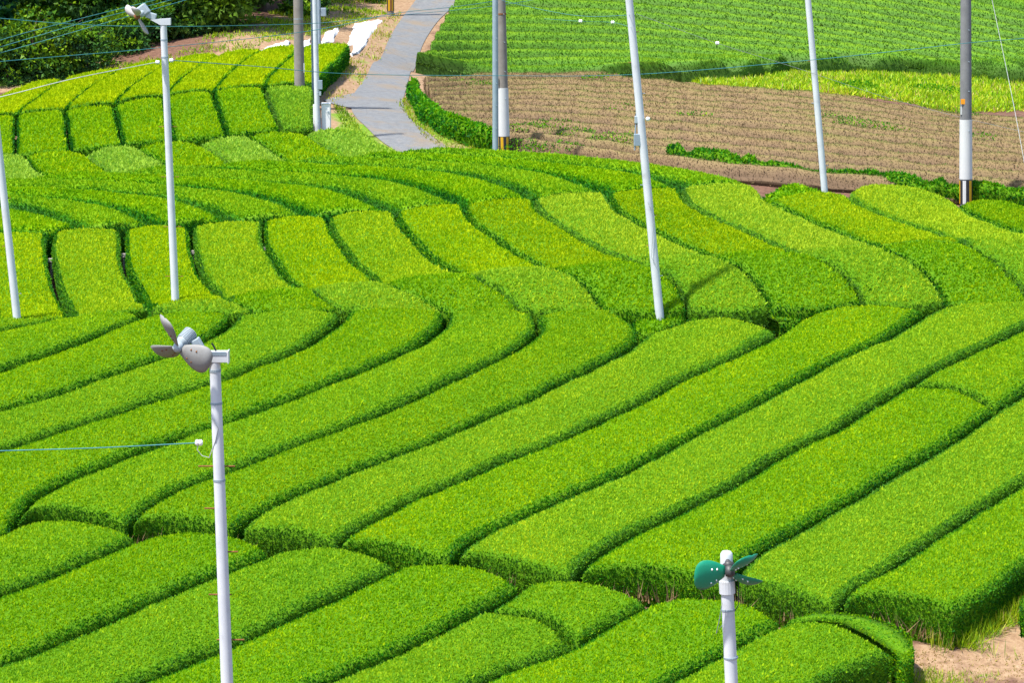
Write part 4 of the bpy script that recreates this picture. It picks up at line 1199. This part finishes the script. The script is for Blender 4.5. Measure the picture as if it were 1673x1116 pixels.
def post(label, base, top, D, r0, r1, mat='galv', bands=5, group='slim steel posts'):
    foot, tp = axis_from(*base, *top, D)
    root = empty('steel_post', foot, label, 'post', group)
    d = (tp - foot).normalized(); Lh = (tp - foot).length
    add_tube('pole', [-d*0.2, d*Lh*0.5, d*Lh], [r0, (r0+r1)/2, r1], M[mat], root, 16)
    for k in range(bands):
        p = d * Lh * (0.12 + 0.8 * k / bands)
        add_tube('step_bolt', [p + Vector((0.02, -r0*0.6, 0)), p + Vector((0.05, -r0 - 0.06, 0))], 0.010, M['galv'], root, 8)
    return root, foot, tp, d, Lh
Dq = float(place([809], [254], HT)[0, 1]) + 0.3
post('slim grey steel post just left of the sleeved concrete pole', (809.5, 256), (809, -120), Dq, 0.092, 0.085, bands=9)
Dq = float(place([514], [146], HT)[0, 1]) + 0.5
post('pale blue steel post close beside the brownish concrete pole', (514, 146), (510, -120), Dq, 0.095, 0.085, bands=5)
Dq = float(place([519], [216], 0.4)[0, 1])
root, foot, tp, d, Lh = post('slim white leaning post carrying switch boxes next to the cabinet', (519, 216), (511.5, -120), Dq, 0.085, 0.07, 'white_paint', 6)
oQ = lambda px, py, dd=0.0: P3(px, py, Dq + dd)
bm = bmesh.new(); box(bm, local(root, oQ(523, 138)), (0.14, 0.14, 0.28)); bm_obj('switch_box', bm, M['galv'], root, bevel=0.01)
bm = bmesh.new(); box(bm, local(root, oQ(522, 152)), (0.10, 0.10, 0.14)); bm_obj('switch_box', bm, M['motor'], root, bevel=0.01)
add_tube('conduit', [local(root, oQ(524, 210)), local(root, oQ(521, 175)), local(root, oQ(521, 158))], 0.02, M['galv'], root, 8)
Dq2 = float(place([521], [72], 0.0)[0, 1]) - 1.0
root, foot, tp, d, Lh = post('thin pale blue post with grey box behind the upper left rows', (521.5, 72), (520, -90), Dq2, 0.07, 0.06, 'galv', 3)
bm = bmesh.new(); box(bm, local(root, P3(528.5, 19, Dq2)), (0.2, 0.16, 0.32)); bm_obj('meter_box', bm, M['galv'], root, bevel=0.02)

# cabinets
for lab, x0, x1, y0, y1, dd in (('white electrical cabinet beside the leaning post', 526, 540, 169, 211, 0.25), ('narrow pale panel standing left of the leaning post', 512, 518, 170, 214, 0.12)):
    p0 = P3(x0, y1, Dq + dd); p1 = P3(x1, y0, Dq + dd)
    w = p1.x - p0.x; h = p1.z - p0.z
    gz = float(H((p0.x + p1.x)/2, Dq + dd))
    root = empty('electrical_cabinet', ((p0.x + p1.x)/2, Dq + dd, gz), lab, 'cabinet', None)
    zt = p1.z - gz
    dp = 0.32 if w > 0.2 else 0.06
    bm = bmesh.new(); box(bm, Vector((0, 0, zt/2 - 0.05)), (w, dp, zt + 0.1)); bm_obj('case', bm, M['cabinet'], root, bevel=0.012)
    if w > 0.2:
        bm = bmesh.new(); box(bm, Vector((0.01, -dp/2 - 0.008, zt*0.55)), (w*0.86, 0.012, zt*0.72)); bm_obj('door', bm, M['cabinet'], root, bevel=0.004)
        bm = bmesh.new(); box(bm, Vector((0, 0, zt + 0.012)), (w*1.08, dp*1.15, 0.03)); bm_obj('lid', bm, M['cabinet'], root, bevel=0.006)
        bm = bmesh.new(); box(bm, Vector((w*0.28, -dp/2 - 0.02, zt*0.8)), (0.05, 0.02, 0.05)); bm_obj('latch', bm, M['galv'], root)

# pale blocks lying across the furrows of the second slope
for i, (px, py) in enumerate(((84, 425), (202, 417), (317, 412), (434.5, 406))):
    w = place([px], [py], 0.45)[0]
    bm = bmesh.new(); box(bm, Vector((0, 0, 0)), (0.15 if i < 3 else 0.10, 0.10, 0.09)); box(bm, Vector((0, 0.01, -0.28)), (0.05, 0.05, 0.5))
    o = bm_obj('marker_stake', bm, M['block'])
    o.location = (w[0], w[1], float(H(w[0], w[1])) + 0.45)
    tag(o, 'pale capped stake in the furrow of the second slope, %s from left' % ORD[i], 'stake', 'pale stakes in the furrows')

# ------------------------------------------------------------------ wires
def wire(label, pts, rad=0.011, mat='wire', sag=0.0, name='overhead_wire', group='overhead wires', cat='wire'):
    ws = [P3(*p) for p in pts]
    dense = []
    W = np.array([[*w] for w in ws])
    n = len(W)
    q = np.vstack([2*W[0]-W[1], W, 2*W[-1]-W[-2]])
    for i in range(1, n):
        for t in np.linspace(0, 1, 14, endpoint=False):
            p0, p1, p2, p3 = q[i-1], q[i], q[i+1], q[i+2]
            dense.append(Vector(0.5*((2*p1) + (-p0+p2)*t + (2*p0-5*p1+4*p2-p3)*t*t + (-p0+3*p1-3*p2+p3)*t**3)))
    dense.append(Vector(W[-1]))
    bm = bmesh.new(); tube(bm, dense, rad * 0.7, 6)
    o = bm_obj(name, bm, M[mat], smooth=True)
    return tag(o, label, cat, group)

wire('teal wire running from the left edge to the near fan pole insulator', [(-160, 742, 37.2), (0, 737, 36.8), (160, 732, 36.4), (320, 724, 36.0)], 0.011)
wire('teal wire crossing the whole photo at the foot of the upper right field', [(281, 98, D2 - 0.2), (420, 108, 64), (570, 120, 67), (800, 123, 70), (1040, 121, 72), (1330, 97, 73), (1578, 70, 74), (1673, 62, 75), (1900, 40, 77)], 0.012)
wire('pale wire from the tall fan pole down to the left edge', [(-180, 200, 58), (0, 158, 58.5), (120, 128, 59), (256, 101, D2 - 0.2)], 0.012, 'wire_grey')
wire('teal wire sloping up from left edge past the dark wood', [(-160, 118, 66), (0, 100, 68), (265, 77, 72), (505, 50, 78), (640, 22, 84), (753, 9, 88), (880, -10, 92)], 0.013)
wire('level teal wire high before the dark wood', [(-160, 14, 70), (0, 29, 71), (140, 40, 72), (280, 42.5, 73), (390, 41, 75), (520, 37, 79), (620, 27, 84), (800, 10, 90), (900, -6, 94)], 0.012)
for i, pts in enumerate(([(-160, 118, 84), (0, 65, 86), (110, 35, 87), (250, 0, 89), (330, -22, 90)], [(-160, 120, 84), (0, 76, 86), (130, 38, 87), (272, 1, 89), (350, -22, 90)], [(-160, 128, 84), (0, 86, 86), (150, 43, 87), (297, 1, 89), (370, -22, 90)])):
    wire('%s of three parallel teal wires rising before the dark wood' % ['uppermost', 'middle one', 'lowest'][i], pts, 0.013)
Dm = float(place([1078], [518], HT)[0, 1])
wire('pale thin wire falling from the middle pole across the brown field', [(1040, 22, Dm), (1172, 70, 65), (1300, 110, 69), (1480, 168, 75), (1673, 215, 80), (1800, 240, 84)], 0.008, 'wire_grey')
wire('slack dark teal wire left of the middle pole top', [(820, 0, 84), (900, 18, 76), (960, 26, 70), (1029, 24, Dm)], 0.008)
wire('pale guy wire slanting at the right edge', [(1612, -40, Dr), (1621, 0, Dr), (1652, 150, Dr - 1), (1673, 262, Dr - 2), (1684, 325, Dr - 2.5)], 0.011, 'wire_grey', name='guy_wire', cat='guy wire', group=None)
for lab, px, py, D_ in (('white insulator just left of the tall fan pole shaft', 257.5, 101, D2 - 0.2), ('white insulator just right of the tall fan pole shaft', 280, 98, D2 - 0.2),
                        ('white insulator before the upper right field, left one of a pair', 948.5, 34, 70), ('white insulator before the upper right field, right one of a pair', 1001, 36, 70),
                        ('white insulator on the thin wire right of the middle pole', 1172, 70, 65)):
    bm = bmesh.new(); tube(bm, [(-0.045, 0, 0), (-0.03, 0, 0), (-0.01, 0, 0), (0.0, 0, 0), (0.01, 0, 0), (0.03, 0, 0), (0.045, 0, 0)], [0.025, 0.045, 0.045, 0.03, 0.045, 0.045, 0.025], 12)
    o = bm_obj('insulator', bm, M['porcelain'], smooth=True)
    o.location = P3(px, py, D_)
    tag(o, lab, 'insulator', 'porcelain insulators on the wires')
wire('dark slack wire holding the insulator pair before the upper right field', [(890, 30, 71), (948, 34, 70), (1001, 36, 70), (1031, 44, Dm)], 0.006, 'wire')

# ------------------------------------------------------------------ white sheeting on the bank
def sheet(px_poly, label, n=16):
    a, b, c, e = px_poly               # corners, in order
    A_ = from_px([a, b, c, e], 0.05)
    u = np.linspace(0, 1, n)
    U, Vv = np.meshgrid(u, u)
    G = (A_[0]*(1-U[..., None])*(1-Vv[..., None]) + A_[1]*U[..., None]*(1-Vv[..., None]) + A_[2]*U[..., None]*Vv[..., None] + A_[3]*(1-U[..., None])*Vv[..., None])
    X, Y = G[..., 0], G[..., 1]
    rim = np.minimum(np.minimum(U, 1-U), np.minimum(Vv, 1-Vv))
    X = X + 0.35 * vnoise(X, Y, 1.3) * (rim < 0.01); Y = Y + 0.5 * vnoise(X+9, Y, 1.3) * (rim < 0.01)
    Z = H(X, Y) + 0.05 + 0.03 * np.clip(rim*6, 0, 1) + 0.05 * vnoise(X, Y, 1.7) * np.clip(rim*8, 0, 1) + 0.08 * vnoise(X * 0.6, Y * 1.6, 3.3)
    Z = np.where(rim < 0.01, H(X, Y) - 0.05, Z)
    g = np.arange(n*n).reshape(n, n)
    F = np.stack([g[:-1, :-1], g[:-1, 1:], g[1:, 1:], g[1:, :-1]], -1).reshape(-1, 4)
    V = np.stack([X, Y, Z], -1).reshape(-1, 3)
    q = V[F]
    if np.cross(q[:, 2]-q[:, 0], q[:, 3]-q[:, 1])[:, 2].sum() < 0:
        F = F[:, ::-1]
    o = mesh_obj('ground_sheet', V, F, M['sheet'], smooth=True)
    tag(o, label, 'sheet', 'white sheets on the bank')
sheet([(566, 74), (578, 36), (626, 29), (600, 66)], 'large crumpled white sheet on the bank left of the road')
sheet([(572, 90), (578, 70), (604, 62), (586, 84)], 'small white sheet end below the large one, beside the dark hedge end')
sheet([(524, 70), (530, 52), (554, 43), (544, 66)], 'white sheet on the bank just right of the thin blue post')
sheet([(494, 80), (496, 66), (508, 62), (506, 76)], 'scrap of white sheet between concrete pole and steel post')
sheet([(426, 83), (440, 75), (477, 66), (474, 74)], 'thin strip of white sheet behind the upper left rows')

# ------------------------------------------------------------------ clipped hedge along the road side of the brown field
hedge('roadside_hedge', on_hill([(669, 142), (674, 160), (692, 180), (724, 200), (762, 217), (806, 228)], 0.45), on_hill([(680, 140), (686, 156), (704, 173), (734, 192), (768, 208), (812, 220)], 0.45),
      'dark green rounded hedge curving along the road side of the brown field', 'hedge', None, height=0.6, gap=0.0, leaf=0.12, dens=330, tone_top=0.34, tone_side=0.22, wob=0.14, crown=0.12, spread=1.1)
for i, (pts, pts2) in enumerate((([(1085, 262), (1150, 270), (1240, 283)], [(1088, 258), (1150, 265), (1242, 278)]), ([(1240, 286), (1330, 294), (1420, 303), (1560, 322), (1700, 333)], [(1242, 281), (1330, 289), (1422, 298), (1560, 316), (1700, 327)]))):
    hedge('weed_strip', on_hill(pts2, 0.2), on_hill(pts, 0.2), ['dark green weedy strip in the brown field right of the middle pole', 'dark green weedy strip along the lower edge of the brown field at right'][i], 'weeds', None,
          height=0.5, gap=0.0, leaf=0.09, dens=420, tone_top=0.32, tone_side=0.2, wob=0.25, spread=1.2, upright=1.2)

def clump(label, px, py, rad, ht, n, leaf, t0, mat='tea', name='weed_clump', group=None, cat='weeds', sx=1.6, tint=(0, 1)):
    w = place([px], [py], ht * 0.4)[0]
    a = RNG.random(n) * 2 * np.pi; r = rad * np.sqrt(RNG.random(n))
    x = r * np.cos(a) * sx; y = r * np.sin(a)
    z = H(w[0] + x, w[1] + y) - float(H(*w)) + ht * RNG.random(n) * (1 - 0.6 * (r / rad) ** 2)
    p = np.stack([x, y, z], 1)
    ax = unit(np.stack([x * 0.4, y * 0.4, np.full(n, 0.5)], 1) + RNG.normal(size=(n, 3)) * 0.5)
    sd = unit(np.cross(ax, RNG.normal(size=(n, 3))))
    L = leaf * (0.6 + 0.8 * RNG.random(n))
    vv, ff = leaf_quads(p, ax, sd, L, L * 0.5, 0.15 * np.ones(n))
    o = mesh_obj(name, vv, ff, M[mat], tone=np.repeat(np.clip(t0 + RNG.normal(size=n) * 0.15, 0, 1), 4))
    o.location = (w[0], w[1], float(H(*w)) + 0.34)
    o.color = (tint[0], tint[1], 0, 1)
    tag(o, label, cat, group, kind='stuff')
    return o
for i, (px, py, rad, n) in enumerate(((860, 225, 0.5, 160), (930, 232, 0.5, 150), (906, 218, 0.5, 120), (1003, 243, 0.6, 220), (985, 140, 0.5, 120), (1400, 152, 0.5, 200), (1530, 158, 0.6, 220), (1425, 222, 0.8, 260), (1370, 210, 0.6, 120), (1130, 205, 0.5, 90), (1020, 190, 0.5, 80), (1570, 202, 0.5, 120), (770, 150, 0.5, 90), (850, 252, 0.5, 120), (905, 257, 0.6, 160), (1600, 240, 0.5, 100))):
    clump('green weed clump growing in the brown pruned field', px, py, rad, 0.22, int(n * 2.2), 0.075, 0.34, group='weed clumps in the brown field')

# ------------------------------------------------------------------ grass
def grass_patch(name, label, poly, dens, ht, t0, lean=0.35, width=0.022, tint=(0, 1), t_sd=0.22, patchy=0.0):
    w = from_px(poly)
    x0, y0 = w.min(0); x1, y1 = w.max(0)
    n = int((x1-x0) * (y1-y0) * dens)
    x = x0 + RNG.random(n) * (x1-x0); y = y0 + RNG.random(n) * (y1-y0)
    k = in_poly(x, y, w)
    if patchy:
        k &= (vnoise(x, y, 0.8) + 0.5 * vnoise(x, y, 2.3) + 0.25) > patchy * RNG.random(n)
    x, y = x[k], y[k]; n = len(x)
    p = np.stack([x, y, H(x, y) - 0.01], 1)
    ax = unit(np.array([0, 0, 1.0]) + RNG.normal(size=(n, 3)) * lean)
    sd = unit(np.cross(ax, RNG.normal(size=(n, 3))))
    L = ht * (0.5 + 0.9 * RNG.random(n)) * (1 + 0.6 * vnoise(x, y, 0.9))
    vv, ff = leaf_quads(p, ax, sd, L, np.full(n, width) * (0.7 + 0.6 * RNG.random(n)), np.full(n, 0.3))
    tn = np.clip(t0 + RNG.normal(size=n) * t_sd + 0.3 * vnoise(x, y, 0.7), 0, 1)
    c = p.mean(0)
    o = mesh_obj(name, vv - c, ff, M['grass'], tone=np.repeat(tn, 4))
    o.location = c
    o.color = (tint[0], tint[1], 0, 1)
    return tag(o, label, 'grass', kind='stuff')
grass_patch('meadow_grass', 'bright yellow green tall grass between brown field and upper right field', [(1060, 120), (1200, 116), (1340, 104), (1500, 105), (1700, 116), (1900, 130), (1900, 200), (1673, 182), (1540, 182), (1480, 168), (1300, 150), (1150, 139)], 190, 0.24, 0.45, 0.6, 0.055, tint=(0, 1.45))
grass_patch('verge_grass', 'short grass verge between the road and the roadside hedge', [(648, 170), (664, 158), (700, 200), (760, 232), (806, 246), (806, 264), (745, 256), (715, 240), (690, 224)], 160, 0.13, 0.55, 0.5, 0.03)
grass_patch('verge_grass', 'green grass strip left of the road below the cabinet', [(545, 172), (562, 178), (590, 212), (620, 238), (655, 256), (600, 240), (560, 214)], 160, 0.14, 0.35, 0.5, 0.03)
grass_patch('bank_grass', 'dry straw coloured grass on the bank left of the road', [(540, 168), (528, 160), (560, 108), (585, 90), (630, 30), (655, 20), (650, 40), (630, 76), (605, 112), (583, 146), (570, 160)], 110, 0.16, 0.75, 0.6, 0.035, patchy=0.7)
grass_patch('bank_grass', 'rough green and straw grass on the slope before the dark wood', [(60, 138), (180, 108), (300, 80), (400, 40), (480, 5), (640, -10), (640, 20), (560, 45), (480, 65), (400, 84), (250, 103)], 260, 0.16, 0.4, 0.6, 0.04, tint=(0, 1.2), patchy=1.0)
grass_patch('path_grass', 'tufts of grass along the dirt path at the bottom right', [(1560, 1060), (1590, 1035), (1640, 1010), (1700, 985), (1850, 930), (1850, 1060), (1700, 1085), (1640, 1080)], 2200, 0.30, 0.40, 0.45, 0.014, tint=(0, 1.25), patchy=0.5)
grass_patch('path_grass', 'thin grass fringe along the bottom edge of the dirt path', [(1450, 1106), (1520, 1098), (1640, 1104), (1640, 1150), (1420, 1150)], 1600, 0.14, 0.5, 0.5, 0.012, tint=(0, 1.2), patchy=0.6)
grass_patch('path_grass', 'pale weeds at the foot of the leafy row end', [(1515, 1060), (1530, 1048), (1560, 1048), (1570, 1062), (1540, 1075)], 420, 0.34, 0.62, 0.25, 0.014)
grass_patch('leaf_litter', 'dry leaf litter and straw scattered on the dirt path corner', [(1462, 1072), (1520, 1062), (1600, 1075), (1760, 1060), (1760, 1140), (1440, 1140)], 700, 0.05, 0.97, 3.0, 0.02, t_sd=0.05)
grass_patch('field_grass', 'dry grass fringe at the foot of the striped concrete pole', [(1480, 318), (1560, 322), (1673, 326), (1800, 340), (1800, 352), (1673, 340), (1560, 334), (1500, 326)], 160, 0.35, 0.7, 0.3, 0.03)

# ------------------------------------------------------------------ the wood
def tree(label, px, py, ht, crown_r, tone, n=4200, leaf=0.22, tint=(0, 1), seed=0, name='broadleaf_tree', low=0.1, group='trees of the dark wood', cat='tree'):
    rg = np.random.default_rng(seed + 100)
    w = place([px], [py], 0.0)[0]
    gz = float(H(*w))
    root = empty(name, (w[0], w[1], gz), label, cat, group)
    bm = bmesh.new()
    bend = Vector((rg.normal()*0.3, rg.normal()*0.3, 0))
    tube(bm, [Vector((0, 0, -0.3)), bend*0.4 + ZU*ht*0.3, bend + ZU*ht*0.62, bend*1.3 + ZU*ht*0.85], [ht*0.03, ht*0.023, ht*0.015, ht*0.006], 8)
    for k in range(6):
        a = rg.random()*6.28; z0 = ht*(0.22 + 0.1*k)
        tube(bm, [bend*0.6 + ZU*z0, bend*0.6 + Vector((math.cos(a), math.sin(a), 0.55))*crown_r*0.4 + ZU*z0, Vector((math.cos(a), math.sin(a), 0.5))*crown_r*0.75 + ZU*(z0 + 0.2)], [ht*0.012, ht*0.008, ht*0.003], 6)
    bm_obj('trunk', bm, M['bark'], root, smooth=True)
    nb = 26
    bc = []
    for k in range(nb):
        a = rg.random()*6.28; zz = low + (1 - low) * rg.random()
        prof = math.sin(min(1.0, (zz - low) / (1 - low) * 0.92 + 0.16) * math.pi) ** 0.6
        rr = crown_r * prof * (0.35 + 0.65 * math.sqrt(rg.random()))
        bc.append((rr*math.cos(a), rr*math.sin(a), ht * zz, crown_r * (0.22 + 0.22 * rg.random()), rg.normal() * 0.09))
    bc = np.array(bc)
    k = rg.integers(0, nb, n)
    dirs = unit(rg.normal(size=(n, 3)))
    rad = bc[k, 3] * (0.55 + 0.5 * rg.random(n))
    p = bc[k, :3] + dirs * rad[:, None] * np.array([1.15, 1.15, 0.75])
    ax = unit(dirs * 0.8 + rg.normal(size=(n, 3)) * 0.6 + np.array([0, 0, -0.1]))
    sd = unit(np.cross(ax, rg.normal(size=(n, 3))))
    L = leaf * (0.6 + 0.8 * rg.random(n))
    vv, ff = leaf_tris(p, ax, sd, L * 1.15, L * 0.8)
    tn = np.clip(tone + 0.07 + bc[k, 4] * 2.2 + 0.28 * dirs[:, 2] + rg.normal(size=n) * 0.12, 0, 1)  # sunlit clumps and their bright tops painted into the leaf tone
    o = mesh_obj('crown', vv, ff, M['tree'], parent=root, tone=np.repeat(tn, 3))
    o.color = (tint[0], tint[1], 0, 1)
    return root
TREES = [
    # px, py, height, radius, tone, tint, label
    (-120, 128, 7.5, 2.6, 0.42, 0, 'dark tree beyond the left edge of the wood'),
    (-20, 108, 8.0, 2.5, 0.48, 0, 'broad dark tree at the left edge of the wood'),
    (60, 104, 7.0, 2.3, 0.40, 0, 'dark tree of the wood above the second upper left row'),
    (118, 96, 6.5, 2.1, 0.62, 0.15, 'lighter green tree of the wood right of the left edge'),
    (175, 84, 8.0, 2.4, 0.36, 0, 'very dark tree of the wood just left of the pale fan head'),
    (245, 78, 8.0, 2.4, 0.38, 0, 'dark tree of the wood behind the pale fan head'),
    (318, 56, 7.0, 2.1, 0.58, 0.35, 'yellow green tree of the wood right of the pale fan head'),
    (372, 40, 7.0, 2.0, 0.52, 0.2, 'mid green tree of the wood above the brown bank'),
    (425, 22, 7.0, 2.0, 0.45, 0.05, 'dark green tree at the right end of the wood'),
    (474, -2, 6.0, 2.0, 0.50, 0.1, 'tree at the far right tip of the wood behind concrete pole'),
    (20, 92, 10.0, 3.0, 0.34, 0, 'tall dark tree rising behind the left edge trees'),
    (140, 74, 10.0, 3.0, 0.36, 0, 'tall dark tree rising behind the lighter green tree'),
    (280, 40, 10.0, 3.0, 0.34, 0, 'tall dark tree rising behind the pale fan head tree'),
    (390, 10, 9.0, 2.8, 0.36, 0, 'tall dark tree rising behind the right end of the wood'),
]
for i, (px, py, h_, r_, t_, ti, lab) in enumerate(TREES):
    py = py - 4 if px < 160 else (py - 14 if px < 300 else py - 5)
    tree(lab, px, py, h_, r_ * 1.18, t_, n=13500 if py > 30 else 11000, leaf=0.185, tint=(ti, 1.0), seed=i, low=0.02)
BUSH = [(-40, 138, 2.3, 0.45, 'bush at the left edge before the wood'), (15, 136, 2.0, 0.55, 'light green bush at the foot of the wood by the left edge'), (62, 128, 2.2, 0.5, 'bush at the foot of the wood, second from left edge'),
        (105, 124, 1.9, 0.42, 'bush at the foot of the wood, third from left edge'), (146, 117, 1.6, 0.5, 'low bush at the foot of the wood left of the fan pole'), (192, 104, 1.5, 0.5, 'low bush near the left end of the bare brown bank'),
        (240, 88, 1.8, 0.55, 'bright bush just left of the tall fan pole at the bank'), (300, 72, 1.6, 0.45, 'bush just right of the tall fan pole at the bank'), (345, 60, 1.4, 0.4, 'small bush above the brown bank'),
        (500, 40, 1.2, 0.4, 'small bush on the brown bank behind concrete pole'), (590, 14, 1.5, 0.45, 'bush on the bank above the large white sheet'), (655, 6, 1.3, 0.4, 'bush beside the distant guarded pole')]
for i, (px, py, h_, t_, lab) in enumerate(BUSH):
    py = py - 14 if px > 180 else py - 4
    tree(lab, px, py, h_, h_*0.75, t_, n=2600, leaf=0.14, tint=(0.1, 1.0), seed=40+i, name='leafy_bush', low=0.0, group='bushes at the foot of the wood', cat='bush')
